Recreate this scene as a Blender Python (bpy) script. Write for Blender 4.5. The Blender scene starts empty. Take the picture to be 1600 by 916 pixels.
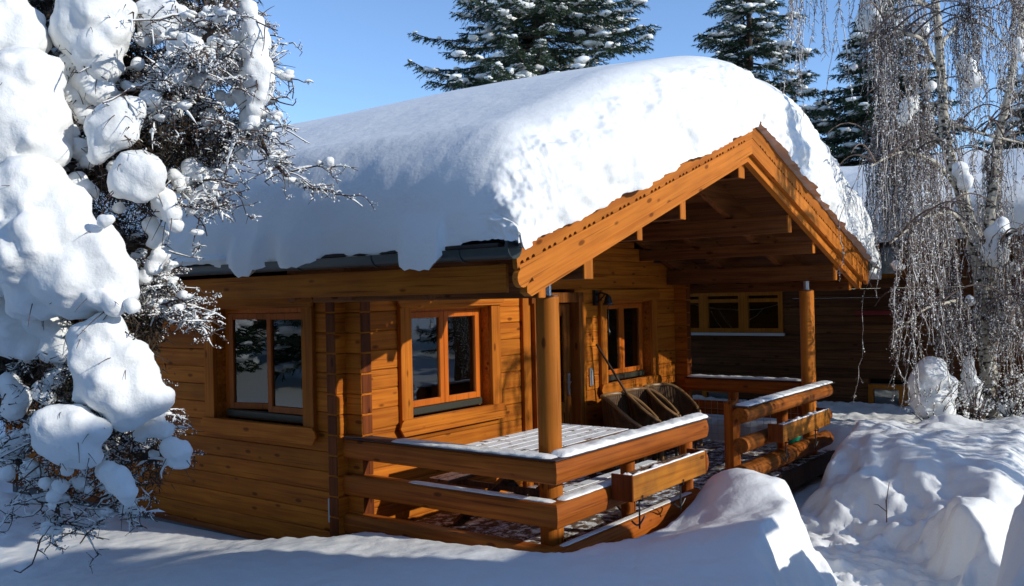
import bpy, bmesh, math, random
import numpy as np
from mathutils import Vector, Matrix, Euler
S = bpy.context.scene
COL = S.collection
rng = np.random.default_rng(7)
random.seed(7)

# ------------------------------------------------------------ camera
CAM_C = np.array([-5.52, -3.83, 2.03])
CAM_R = np.array([[0.6013656, 0.0102119, -0.7989087],
                  [-0.7986755, -0.0196466, -0.6014412],
                  [-0.0218376, 0.9997548, -0.0036588]])
F = 1408.2
cam = bpy.data.cameras.new('camera'); camo = bpy.data.objects.new('camera', cam); COL.objects.link(camo)
M = Matrix.Identity(4)
for i in range(3):
    for j in range(3): M[i][j] = CAM_R[i][j]
    M[i][3] = CAM_C[i]
camo.matrix_world = M
cam.sensor_width = 36; cam.lens = 36 * F / 1600; cam.clip_start = .05; cam.clip_end = 3000
S.camera = camo
def at(px, py, d):
    """world point seen at photo pixel (px, py) at depth d metres"""
    return CAM_C + CAM_R @ np.array([(px - 800) / F * d, -(py - 458) / F * d, -d])

# ------------------------------------------------------------ sun, sky, exposure
SUN_AZ, SUN_EL = math.radians(13.0), math.radians(23.0)   # azimuth measured from -Y towards +X
sd = Vector((math.sin(SUN_AZ) * math.cos(SUN_EL), -math.cos(SUN_AZ) * math.cos(SUN_EL), math.sin(SUN_EL)))
W = bpy.data.worlds.new('World'); S.world = W; W.use_nodes = True
nt = W.node_tree; bg = nt.nodes['Background']
sky = nt.nodes.new('ShaderNodeTexSky'); sky.sky_type = 'NISHITA'; sky.sun_disc = False
sky.sun_elevation = SUN_EL; sky.sun_rotation = math.atan2(sd.x, sd.y)
sky.altitude = 2200; sky.air_density = 1.0; sky.dust_density = 0.0; sky.ozone_density = 3.5
nt.links.new(sky.outputs[0], bg.inputs[0]); bg.inputs[1].default_value = 0.15
sl = bpy.data.lights.new('sun', 'SUN'); sl.energy = 2.6; sl.angle = math.radians(.5); sl.color = (1.0, .965, .88)
so = bpy.data.objects.new('sun', sl); COL.objects.link(so)
so.rotation_euler = sd.to_track_quat('Z', 'Y').to_euler(); so.location = (3, -9, 12)
S.view_settings.view_transform = 'Standard'; S.view_settings.look = 'None'
S.view_settings.exposure = 0.63; S.view_settings.gamma = 1
S.render.engine = 'CYCLES'

# ------------------------------------------------------------ noise
_P = np.random.default_rng(3).permutation(256); _P = np.concatenate([_P, _P, _P])
_G = np.random.default_rng(4).normal(size=(256, 3)); _G /= np.linalg.norm(_G, axis=1)[:, None]
def noise(p):
    p = np.asarray(p, float); i = np.floor(p).astype(int); f = p - i; i &= 255
    u = f * f * f * (f * (f * 6 - 15) + 10)
    def g(a, b, c):
        h = _P[_P[_P[(i[..., 0] + a) & 255] + ((i[..., 1] + b) & 255)] + ((i[..., 2] + c) & 255)]
        return (_G[h] * (f - np.array([a, b, c]))).sum(-1)
    L = lambda a, b, t: a + (b - a) * t
    return 1.6 * L(L(L(g(0,0,0), g(1,0,0), u[...,0]), L(g(0,1,0), g(1,1,0), u[...,0]), u[...,1]),
             L(L(g(0,0,1), g(1,0,1), u[...,0]), L(g(0,1,1), g(1,1,1), u[...,0]), u[...,1]), u[...,2])
def sstep(a, b, x):
    t = np.clip((x - a) / (b - a), 0, 1); return t * t * (3 - 2 * t)

# ------------------------------------------------------------ materials
def N(t, ty, **kw):
    n = t.nodes.new(ty)
    for k, v in kw.items(): setattr(n, k, v)
    return n
def mat(name, col, rough=.6, spec=.3, metal=0):
    m = bpy.data.materials.new(name); m.use_nodes = True
    b = m.node_tree.nodes['Principled BSDF']
    b.inputs['Base Color'].default_value = (*col, 1); b.inputs['Roughness'].default_value = rough
    b.inputs['Specular IOR Level'].default_value = spec; b.inputs['Metallic'].default_value = metal
    return m, m.node_tree, b
def wood(name, c1, c2, axis, rough=.5, bump=.15, knots=True, snowdust=0, spec=.1, blotch=0, rot=0):
    """stained timber, grain running along axis ('X','Y','Z')"""
    m, t, b = mat(name, c1, rough, spec)
    tc = N(t, 'ShaderNodeTexCoord'); oi = N(t, 'ShaderNodeObjectInfo')
    add = N(t, 'ShaderNodeVectorMath', operation='MULTIPLY_ADD')
    cb = N(t, 'ShaderNodeCombineXYZ')
    for k in range(3): t.links.new(oi.outputs['Random'], cb.inputs[k])
    t.links.new(cb.outputs[0], add.inputs[0]); add.inputs[1].default_value = (37, 53, 71)
    if rot:                                            # board fixed on the slope: turn the grain with it
        vr = N(t, 'ShaderNodeVectorRotate', rotation_type='Y_AXIS'); vr.inputs['Angle'].default_value = rot
        t.links.new(tc.outputs['Object'], vr.inputs[0]); t.links.new(vr.outputs[0], add.inputs[2])
    else: t.links.new(tc.outputs['Object'], add.inputs[2])
    mp = N(t, 'ShaderNodeMapping'); sc = {'X': (1.2, 30, 30), 'Y': (30, 1.2, 30), 'Z': (30, 30, 1.2)}[axis]
    mp.inputs['Scale'].default_value = sc; t.links.new(add.outputs[0], mp.inputs[0])
    n1 = N(t, 'ShaderNodeTexNoise'); n1.inputs['Scale'].default_value = 1; n1.inputs['Detail'].default_value = 5
    n1.inputs['Distortion'].default_value = .6
    t.links.new(mp.outputs[0], n1.inputs['Vector'])
    cr = N(t, 'ShaderNodeValToRGB'); e = cr.color_ramp.elements
    e[0].position = .36; e[0].color = (*c2, 1); e[1].position = .62; e[1].color = (*c1, 1)
    t.links.new(n1.outputs[0], cr.inputs[0])
    out = cr.outputs[0]
    if knots:
        mk = N(t, 'ShaderNodeMapping'); ks = {'X': (3.2, 8, 8), 'Y': (8, 3.2, 8), 'Z': (8, 8, 3.2)}[axis]
        mk.inputs['Scale'].default_value = ks; t.links.new(add.outputs[0], mk.inputs[0])
        v = N(t, 'ShaderNodeTexVoronoi'); v.inputs['Scale'].default_value = 1.0; t.links.new(mk.outputs[0], v.inputs['Vector'])
        kr = N(t, 'ShaderNodeValToRGB'); ke = kr.color_ramp.elements
        ke[0].position = .10; ke[0].color = (.20, .13, .09, 1); ke[1].position = .17; ke[1].color = (1, 1, 1, 1)
        t.links.new(v.outputs['Distance'], kr.inputs[0])
        mx = N(t, 'ShaderNodeMix', data_type='RGBA', blend_type='MULTIPLY'); mx.inputs[0].default_value = .75
        t.links.new(out, mx.inputs[6]); t.links.new(kr.outputs[0], mx.inputs[7]); out = mx.outputs[2]
    # drying cracks and dark growth streaks along the grain
    m3 = N(t, 'ShaderNodeMapping'); m3.inputs['Scale'].default_value = tuple(q * (.9 if q < 5 else 2.2) for q in sc); t.links.new(add.outputs[0], m3.inputs[0])
    n3 = N(t, 'ShaderNodeTexNoise'); n3.inputs['Scale'].default_value = 1; n3.inputs['Detail'].default_value = 3; t.links.new(m3.outputs[0], n3.inputs['Vector'])
    r3_ = N(t, 'ShaderNodeValToRGB'); r3_.color_ramp.elements[0].position = .30; r3_.color_ramp.elements[1].position = .40; r3_.color_ramp.elements[0].color = (.42, .36, .32, 1)
    t.links.new(n3.outputs[0], r3_.inputs[0]); mc = N(t, 'ShaderNodeMix', data_type='RGBA', blend_type='MULTIPLY'); mc.inputs[0].default_value = .8
    t.links.new(out, mc.inputs[6]); t.links.new(r3_.outputs[0], mc.inputs[7]); out = mc.outputs[2]
    # blotches of stain + piece to piece variation
    n2 = N(t, 'ShaderNodeTexNoise'); n2.inputs['Scale'].default_value = 2.3; n2.inputs['Detail'].default_value = 3
    t.links.new(add.outputs[0], n2.inputs['Vector'])
    ma = N(t, 'ShaderNodeMath', operation='MULTIPLY_ADD'); ma.inputs[1].default_value = .6; t.links.new(n2.outputs[0], ma.inputs[0])
    mb = N(t, 'ShaderNodeMath', operation='MULTIPLY_ADD'); mb.inputs[1].default_value = .42; mb.inputs[2].default_value = .48
    t.links.new(oi.outputs['Random'], mb.inputs[0]); t.links.new(mb.outputs[0], ma.inputs[2])
    hs = N(t, 'ShaderNodeHueSaturation'); t.links.new(ma.outputs[0], hs.inputs['Value']); t.links.new(out, hs.inputs['Color'])
    out = hs.outputs[0]
    if blotch:  # dark noise blotches mixed into the grain colour
        nw = N(t, 'ShaderNodeTexNoise'); nw.inputs['Scale'].default_value = 5; nw.inputs['Detail'].default_value = 6
        t.links.new(tc.outputs['Object'], nw.inputs['Vector'])
        rw = N(t, 'ShaderNodeValToRGB'); rw.color_ramp.elements[0].position = .45; rw.color_ramp.elements[1].position = .7
        rw.color_ramp.elements[1].color = (blotch,) * 3 + (1,)
        t.links.new(nw.outputs[0], rw.inputs[0])
        mw = N(t, 'ShaderNodeMix', data_type='RGBA'); t.links.new(rw.outputs[0], mw.inputs[0]); t.links.new(out, mw.inputs[6])
        mw.inputs[7].default_value = (.05, .03, .018, 1); out = mw.outputs[2]
    if snowdust:
        ns = N(t, 'ShaderNodeTexNoise'); ns.inputs['Scale'].default_value = 9; ns.inputs['Detail'].default_value = 8
        ns.inputs['Roughness'].default_value = .7; t.links.new(tc.outputs['Object'], ns.inputs['Vector'])
        rs = N(t, 'ShaderNodeValToRGB'); rs.color_ramp.elements[0].position = .62 - snowdust * .3; rs.color_ramp.elements[1].position = .70 - snowdust * .3
        t.links.new(ns.outputs[0], rs.inputs[0])
        ge = N(t, 'ShaderNodeNewGeometry'); sx = N(t, 'ShaderNodeSeparateXYZ'); t.links.new(ge.outputs['Normal'], sx.inputs[0])
        mg = N(t, 'ShaderNodeMath', operation='GREATER_THAN'); mg.inputs[1].default_value = .6; t.links.new(sx.outputs[2], mg.inputs[0])
        mm = N(t, 'ShaderNodeMath', operation='MULTIPLY'); t.links.new(mg.outputs[0], mm.inputs[0]); t.links.new(rs.outputs[0], mm.inputs[1])
        ms = N(t, 'ShaderNodeMix', data_type='RGBA'); t.links.new(mm.outputs[0], ms.inputs[0]); t.links.new(out, ms.inputs[6])
        ms.inputs[7].default_value = (.8, .82, .84, 1); out = ms.outputs[2]
    t.links.new(out, b.inputs['Base Color'])
    bp = N(t, 'ShaderNodeBump'); bp.inputs['Strength'].default_value = bump; bp.inputs['Distance'].default_value = .01
    t.links.new(n1.outputs[0], bp.inputs['Height']); t.links.new(bp.outputs[0], b.inputs['Normal'])
    return m
def snow_mat(name='snow', bump=.35, scale=60, col=(.84, .84, .815)):
    m, t, b = mat(name, col, .55, .25)
    tc = N(t, 'ShaderNodeTexCoord')
    n1 = N(t, 'ShaderNodeTexNoise'); n1.inputs['Scale'].default_value = scale; n1.inputs['Detail'].default_value = 6; n1.inputs['Roughness'].default_value = .65
    n2 = N(t, 'ShaderNodeTexNoise'); n2.inputs['Scale'].default_value = scale / 7; n2.inputs['Detail'].default_value = 4
    for n in (n1, n2): t.links.new(tc.outputs['Object'], n.inputs['Vector'])
    a = N(t, 'ShaderNodeMath', operation='MULTIPLY_ADD'); a.inputs[1].default_value = .25
    t.links.new(n1.outputs[0], a.inputs[0]); t.links.new(n2.outputs[0], a.inputs[2])
    bp = N(t, 'ShaderNodeBump'); bp.inputs['Strength'].default_value = bump; bp.inputs['Distance'].default_value = .04
    t.links.new(a.outputs[0], bp.inputs['Height']); t.links.new(bp.outputs[0], b.inputs['Normal'])
    return m
O1, O2 = (.46, .142, .014), (.33, .086, .009)
MW = {a: wood('orange_wood_' + a, O1, O2, a) for a in 'XYZ'}
MR = {a: wood('rail_wood_' + a, (.38, .105, .013), (.25, .058, .008), a, rough=.5, spec=.14) for a in 'XYZ'}
MB = {a: wood('barge_wood_' + a, (.49, .160, .022), (.39, .115, .015), a, rough=.45) for a in 'XYZ'}
SL_ = math.atan(.335)
MBL = {q: wood('barge_wood_slope' + ('_right' if q > 0 else '_left'), (.49, .160, .022), (.39, .115, .015), 'X', rot=(SL_ if q < 0 else -SL_)) for q in (-1, 1)}
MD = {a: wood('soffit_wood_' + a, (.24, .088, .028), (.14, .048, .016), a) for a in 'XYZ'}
MWE = wood('blotched_rail_wood', (.36, .11, .018), (.23, .062, .01), 'X', blotch=.6)
M_END = wood('end_grain_wood', (.17, .042, .010), (.10, .025, .007), 'Z')
M_FR = wood('window_frame_wood', (.50, .12, .010), (.42, .095, .008), 'Z', knots=False, bump=.05, rough=.4, spec=.2)
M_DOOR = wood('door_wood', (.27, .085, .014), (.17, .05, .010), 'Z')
M_PLANT = wood('planter_wood', (.46, .17, .02), (.34, .11, .014), 'X', blotch=.4)
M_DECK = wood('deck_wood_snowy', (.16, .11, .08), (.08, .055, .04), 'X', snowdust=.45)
M_TABLE = wood('table_wood_snowy', (.20, .12, .07), (.10, .06, .035), 'X', snowdust=.8)
M_DARKW = wood('dark_table_wood', (.09, .05, .03), (.05, .028, .018), 'Z')
M_NB = {a: wood('neighbour_wood_' + a, (.115, .048, .018), (.06, .024, .010), a) for a in 'XYZ'}
M_NBR = wood('neighbour_red_wood', (.13, .035, .018), (.07, .018, .01), 'Y')
M_NFR = wood('neighbour_frame_wood', (.34, .12, .012), (.27, .09, .010), 'Z', knots=False)
M_SNOW = snow_mat()
M_SNOWR = snow_mat('roof_snow_crust', .35, 45)
M_SNOWF = snow_mat('fallen_snow', .5, 22)
M_GUT = mat('gutter_metal', (.030, .042, .040), .35, .5)[0]
M_CAP = mat('bitumen_cap', (.055, .035, .035), .7)[0]
M_STEEL = mat('galvanised_steel', (.55, .58, .6), .35, .5, .9)[0]
M_IRON = mat('black_iron', (.015, .015, .016), .45, .5)[0]
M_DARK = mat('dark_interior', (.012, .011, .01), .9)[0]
M_CURT = mat('curtain_cloth', (.62, .62, .6), .9)[0]
M_REFL = mat('blue_grey_reflection', (.24, .29, .36), .9)[0]  # painted tone of snow and trees mirrored in the porch panes
M_GREEN = mat('green_plastic', (.02, .40, .24), .35, .5)[0]
M_GREY = mat('grey_plastic', (.45, .46, .46), .5)[0]
M_DRIP = mat('grey_drip_rail', (.045, .045, .032), .4, .5, .3)[0]
M_TILE = mat('dark_roof_tile', (.035, .028, .026), .7)[0]
M_CUSH = mat('pale_cushion_cloth', (.62, .45, .28), .9)[0]
M_CONC = mat('plinth_concrete', (.18, .17, .16), .9)[0]
M_RED = mat('red_shutter_paint', (.14, .012, .010), .5)[0]
def glass():
    m = bpy.data.materials.new('window_glass'); m.use_nodes = True; t = m.node_tree; t.nodes.clear()
    o = N(t, 'ShaderNodeOutputMaterial'); tr = N(t, 'ShaderNodeBsdfTransparent'); gl = N(t, 'ShaderNodeBsdfGlossy'); mx = N(t, 'ShaderNodeMixShader')
    tr.inputs[0].default_value = (.8, .83, .82, 1); gl.inputs['Roughness'].default_value = .012; gl.inputs['Color'].default_value = (.9, .95, 1, 1)
    fr = N(t, 'ShaderNodeFresnel'); fr.inputs[0].default_value = 1.9
    bp = N(t, 'ShaderNodeBump'); bp.inputs['Strength'].default_value = .06; bp.inputs['Distance'].default_value = .02
    n = N(t, 'ShaderNodeTexNoise'); n.inputs['Scale'].default_value = 2.5; tc = N(t, 'ShaderNodeTexCoord')
    t.links.new(tc.outputs['Object'], n.inputs['Vector']); t.links.new(n.outputs[0], bp.inputs['Height'])
    t.links.new(bp.outputs[0], gl.inputs['Normal'])
    t.links.new(fr.outputs[0], mx.inputs[0]); t.links.new(tr.outputs[0], mx.inputs[1]); t.links.new(gl.outputs[0], mx.inputs[2]); t.links.new(mx.outputs[0], o.inputs[0])
    return m
M_GLASS = glass()
def wicker():
    m, t, b = mat('wicker_cane', (.15, .085, .04), .5)
    tc = N(t, 'ShaderNodeTexCoord'); w = N(t, 'ShaderNodeTexWave', wave_type='BANDS', bands_direction='Z'); w.inputs['Scale'].default_value = 22
    w2 = N(t, 'ShaderNodeTexWave', wave_type='BANDS', bands_direction='X'); w2.inputs['Scale'].default_value = 14
    for q in (w, w2): t.links.new(tc.outputs['Object'], q.inputs['Vector']); q.inputs['Distortion'].default_value = 1
    a = N(t, 'ShaderNodeMath', operation='MULTIPLY'); t.links.new(w.outputs[1], a.inputs[0]); t.links.new(w2.outputs[1], a.inputs[1])
    cr = N(t, 'ShaderNodeValToRGB'); cr.color_ramp.elements[0].color = (.05, .026, .012, 1); cr.color_ramp.elements[1].color = (.26, .13, .05, 1)
    t.links.new(a.outputs[0], cr.inputs[0]); t.links.new(cr.outputs[0], b.inputs['Base Color'])
    bp = N(t, 'ShaderNodeBump'); bp.inputs['Distance'].default_value = .01; t.links.new(a.outputs[0], bp.inputs['Height']); t.links.new(bp.outputs[0], b.inputs['Normal'])
    return m
M_WICK = wicker(); M_RIM = mat('cane_rim', (.22, .12, .05), .4)[0]
def noisy(name, c1, c2, scale, rough=.8, p0=.4, p1=.6, stretch=(1, 1, 1), bump=.3):
    m, t, b = mat(name, c1, rough)
    tc = N(t, 'ShaderNodeTexCoord'); mp = N(t, 'ShaderNodeMapping'); mp.inputs['Scale'].default_value = stretch
    t.links.new(tc.outputs['Object'], mp.inputs[0])
    n = N(t, 'ShaderNodeTexNoise'); n.inputs['Scale'].default_value = scale; n.inputs['Detail'].default_value = 5; t.links.new(mp.outputs[0], n.inputs['Vector'])
    cr = N(t, 'ShaderNodeValToRGB'); cr.color_ramp.elements[0].position = p0; cr.color_ramp.elements[1].position = p1
    cr.color_ramp.elements[0].color = (*c1, 1); cr.color_ramp.elements[1].color = (*c2, 1)
    t.links.new(n.outputs[0], cr.inputs[0]); t.links.new(cr.outputs[0], b.inputs['Base Color'])
    bp = N(t, 'ShaderNodeBump'); bp.inputs['Strength'].default_value = bump; bp.inputs['Distance'].default_value = .02
    t.links.new(n.outputs[0], bp.inputs['Height']); t.links.new(bp.outputs[0], b.inputs['Normal'])
    return m
M_BARK = noisy('dark_bark', (.045, .03, .022), (.10, .07, .05), 12, stretch=(1, 1, .3))
M_TWIG = noisy('twig_bark', (.045, .028, .022), (.11, .065, .045), 6)
M_BIRCH = noisy('birch_bark', (.03, .026, .022), (.50, .45, .36), 9, p0=.40, p1=.50, stretch=(1, 1, 2.2))
M_BTWIG = noisy('birch_twig', (.085, .06, .05), (.19, .14, .115), 8)
M_NEEDLE = noisy('spruce_needles', (.018, .035, .018), (.045, .075, .04), 3)
M_NEEDLE2 = noisy('larch_needles', (.022, .020, .012), (.065, .040, .024), 5)

# ------------------------------------------------------------ object helpers
def link(name, me, m=None, parent=None):
    o = bpy.data.objects.new(name, me); COL.objects.link(o)
    if m is not None and not me.materials: me.materials.append(m)
    if parent is not None: o.parent = parent
    return o
def empty(name, loc=(0, 0, 0)):
    o = bpy.data.objects.new(name, None); COL.objects.link(o); o.location = loc; o.empty_display_size = .2
    return o
def tag(o, label, cat, group=None, kind=None):
    o['label'] = label; o['category'] = cat
    if group: o['group'] = group
    if kind: o['kind'] = kind
    return o
def mesh(name, v, f, smooth=False):
    me = bpy.data.meshes.new(name); me.from_pydata([tuple(map(float, a)) for a in v], [], f); me.update()
    if smooth: me.shade_smooth()
    return me
def np_mesh(name, v, quads=None, tris=None, smooth=True):
    me = bpy.data.meshes.new(name)
    idx = []; st = []; n = 0
    if quads is not None and len(quads): q = np.asarray(quads); idx.append(q.ravel()); st.append(np.arange(len(q)) * 4); n = len(q) * 4
    if tris is not None and len(tris): t3 = np.asarray(tris); idx.append(t3.ravel()); st.append(n + np.arange(len(t3)) * 3)
    idx = np.concatenate(idx).astype(np.int32); st = np.concatenate(st).astype(np.int32)
    me.vertices.add(len(v)); me.vertices.foreach_set('co', np.asarray(v, np.float32).ravel())
    me.loops.add(len(idx)); me.loops.foreach_set('vertex_index', idx)
    me.polygons.add(len(st)); me.polygons.foreach_set('loop_start', st)
    me.update(calc_edges=True); me.validate()
    if smooth: me.shade_smooth()
    return me
class MBld:
    def __init__(s): s.v = []; s.f = []
    def add(s, v, f):
        k = len(s.v); s.v += [tuple(map(float, a)) for a in v]; s.f += [tuple(i + k for i in q) for q in f]; return s
    def box(s, x0, x1, y0, y1, z0, z1):
        return s.add([(x0,y0,z0),(x1,y0,z0),(x1,y1,z0),(x0,y1,z0),(x0,y0,z1),(x1,y0,z1),(x1,y1,z1),(x0,y1,z1)],
                     [(0,3,2,1),(4,5,6,7),(0,1,5,4),(1,2,6,5),(2,3,7,6),(3,0,4,7)])
    def prism(s, poly, axis, a, b):
        """poly 2D (u,v) swept from a to b along axis; X:(y,z) Y:(x,z) Z:(x,y)"""
        n = len(poly)
        def P(u, v, w): return {'X': (w, u, v), 'Y': (u, w, v), 'Z': (u, v, w)}[axis]
        v = [P(u, w, a) for u, w in poly] + [P(u, w, b) for u, w in poly]
        return s.add(v, [tuple(range(n))[::-1], tuple(range(n, 2 * n))] + [(i, (i + 1) % n, n + (i + 1) % n, n + i) for i in range(n)])
    def tube(s, pts, r, n=8):
        pts = [Vector(p) for p in pts]; rs = r if hasattr(r, '__len__') else [r] * len(pts); k0 = len(s.v)
        for i, p in enumerate(pts):
            d = (pts[min(i + 1, len(pts) - 1)] - pts[max(i - 1, 0)]).normalized()
            a = d.cross(Vector((0, 0, 1)) if abs(d.z) < .9 else Vector((1, 0, 0))).normalized(); b = d.cross(a)
            for k in range(n):
                t = 2 * math.pi * k / n; s.v.append(tuple(p + a * math.cos(t) * rs[i] + b * math.sin(t) * rs[i]))
        for i in range(len(pts) - 1):
            for k in range(n):
                s.f.append((k0 + i*n + k, k0 + i*n + (k+1) % n, k0 + (i+1)*n + (k+1) % n, k0 + (i+1)*n + k))
        s.f.append(tuple(k0 + k for k in range(n))[::-1]); s.f.append(tuple(k0 + (len(pts)-1)*n + k for k in range(n)))
        return s
    def build(s, name, m, parent=None, smooth=False, bevel=0):
        me = mesh(name, s.v, s.f)
        bm = bmesh.new(); bm.from_mesh(me); bmesh.ops.recalc_face_normals(bm, faces=bm.faces)
        if bevel: bmesh.ops.bevel(bm, geom=bm.edges[:], offset=bevel, segments=1, affect='EDGES', clamp_overlap=True)
        bm.to_mesh(me); bm.free()
        if smooth: me.shade_smooth(); me.set_sharp_from_angle(angle=math.radians(40))
        return link(name, me, m, parent)
def bx(name, x0, x1, y0, y1, z0, z1, m, parent=None, bevel=.004):
    return MBld().box(x0, x1, y0, y1, z0, z1).build(name, m, parent, bevel=bevel)
def prof_log(name, axis, a, b, c, z0, z1, th, m, parent, round_=.018, bulge=.0, ma=0, mb=0):
    """one squared/rounded log along X or Y; c centre of its thickness; ma/mb mitre the ends (shift per unit thickness)"""
    h = z1 - z0; t = th / 2; r = round_
    prof = []
    if bulge:
        A = [(-t + .030, 0), (-t + .012, .03), (-t + .003, .09), (-t - bulge * .6, .3), (-t - bulge, .5), (-t - bulge * .6, .7), (-t + .003, .91), (-t + .012, .97), (-t + .030, 1)]
    else:
        A = [(-t + .010, 0), (-t + .003, .02), (-t, .07), (-t - .001, .3), (-t - .001, .7), (-t, .93), (-t + .003, .98), (-t + .010, 1)]
    prof = [(u, z0 + .0008 + (h - .0016) * q) for u, q in A] + [(-u, z0 + .0008 + (h - .0016) * q) for u, q in A[::-1]]
    v = []
    for w, mm in ((a, ma), (b, mb)):
        for (u, z) in prof:
            ww = w + mm * u
            v.append((ww, c + u, z) if axis == 'X' else (c + u, ww, z))
    n = len(prof)
    me = mesh(name, v, [tuple(range(n))[::-1], tuple(range(n, 2*n))] + [(i, (i+1) % n, n + (i+1) % n, n + i) for i in range(n)])
    bm = bmesh.new(); bm.from_mesh(me); bmesh.ops.recalc_face_normals(bm, faces=bm.faces); bm.to_mesh(me); bm.free()
    return link(name, me, m, parent)
def cyl(name, p0, p1, r, m, parent=None, n=20):
    return MBld().tube([p0, p1], r, n).build(name, m, parent, smooth=True)
def grid_faces(nu, nv, off=0):
    i = np.arange(nu - 1)[:, None]; j = np.arange(nv - 1)[None, :]
    a = (i * nv + j).ravel() + off
    return np.stack([a, a + nv, a + nv + 1, a + 1], 1)
def tubes_np(P, R, n=3):
    """P (N,K,3) polylines, R (N,K) radii -> verts, quads"""
    P = np.asarray(P); Nn, K, _ = P.shape
    T = np.empty_like(P); T[:, 1:-1] = P[:, 2:] - P[:, :-2]; T[:, 0] = P[:, 1] - P[:, 0]; T[:, -1] = P[:, -1] - P[:, -2]
    T /= np.linalg.norm(T, axis=2, keepdims=True) + 1e-9
    ref = np.where(np.abs(T[..., 2:3]) < .9, np.array([0, 0, 1.]), np.array([1., 0, 0]))
    A = np.cross(T, ref); A /= np.linalg.norm(A, axis=2, keepdims=True) + 1e-9; B = np.cross(T, A)
    th = 2 * np.pi * np.arange(n) / n
    V = P[:, :, None] + R[:, :, None, None] * (A[:, :, None] * np.cos(th)[:, None] + B[:, :, None] * np.sin(th)[:, None])
    base = np.arange(Nn)[:, None, None] * K * n + np.arange(K - 1)[None, :, None] * n
    k = np.arange(n)[None, None, :]; k2 = (k + 1) % n
    Q = np.stack(np.broadcast_arrays(base + k, base + k2, base + n + k2, base + n + k), -1).reshape(-1, 4)
    return V.reshape(-1, 3), Q
_OCT = np.array([(1,0,0),(-1,0,0),(0,1,0),(0,-1,0),(0,0,1),(0,0,-1)], float)
_OF = np.array([(0,2,4),(2,1,4),(1,3,4),(3,0,4),(2,0,5),(1,2,5),(3,1,5),(0,3,5)])
def flecks(C, r, sq=None):
    """small octahedral snow crystals/clumps at points C with radii r"""
    n = len(C); s = rng.uniform(.6, 1.4, (n, 1, 3)) if sq is None else sq
    V = C[:, None] + _OCT[None] * r[:, None, None] * s
    T = _OF[None] + 6 * np.arange(n)[:, None, None]
    return V.reshape(-1, 3), T.reshape(-1, 3)
def ico(sub=2):
    bm = bmesh.new(); bmesh.ops.create_icosphere(bm, subdivisions=sub, radius=1)
    v = np.array([q.co[:] for q in bm.verts]); f = np.array([[q.index for q in p.verts] for p in bm.faces]); bm.free(); return v, f
ICO2 = ico(2); ICO3 = ico(3)
def lumps(C, R, sub=2, amp=.25, fr=1.5):
    """many displaced ellipsoids; C (n,3), R (n,3)"""
    v, f = ICO2 if sub == 2 else ICO3
    V = []
    n = len(C); d = v[None] * (1 + amp * noise(v[None] * fr + np.asarray(C)[:, None] * 7))[..., None]
    V = np.asarray(C)[:, None] + d * np.asarray(R)[:, None]
    T = f[None] + len(v) * np.arange(n)[:, None, None]
    return V.reshape(-1, 3), T.reshape(-1, 3)
def snow_clump(name, spheres, parent, voxel=.035, disp=.05, m=None, fine=.02):
    r_ = np.random.default_rng(int(abs(spheres[0][0]) * 1e4) % 99991); ex = []
    for s_ in spheres:
        for _ in range(18 if s_[3] > .05 else 5):
            d = r_.normal(size=3); d /= np.linalg.norm(d); d[2] *= .9; q = r_.uniform(.14 if s_[3] > .05 else .3, .36 if s_[3] > .05 else .5); r = s_[3]
            ex.append((s_[0] + d[0] * r * .9, s_[1] + d[1] * r * .9, s_[2] + d[2] * r * .9, r * q, r * q, r * q))
    spheres = list(spheres) + ex
    """union of overlapping balls skinned into one lumpy snow mass; spheres: (x,y,z,rx,ry,rz)"""
    C = np.array([s_[:3] for s_ in spheres]); R = np.array([s_[3:] for s_ in spheres])
    V, T = lumps(C, R, 3, .10, 1.2)
    o = link(name, np_mesh(name, V, None, T), m or M_SNOW, parent)
    r = o.modifiers.new('remesh', 'REMESH'); r.mode = 'VOXEL'; r.voxel_size = voxel; r.use_smooth_shade = True
    s1 = o.modifiers.new('smooth', 'SMOOTH'); s1.iterations = 4; s1.factor = .5
    for nm, sc, st in (('a', .13, disp), ('b', .045, fine)):
        tx = bpy.data.textures.get('cl' + nm) or bpy.data.textures.new('cl' + nm, 'CLOUDS'); tx.noise_scale = sc; tx.noise_depth = 3
        dm = o.modifiers.new('disp' + nm, 'DISPLACE'); dm.texture = tx; dm.strength = st; dm.mid_level = .5; dm.texture_coords = 'GLOBAL'
    return o

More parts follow.
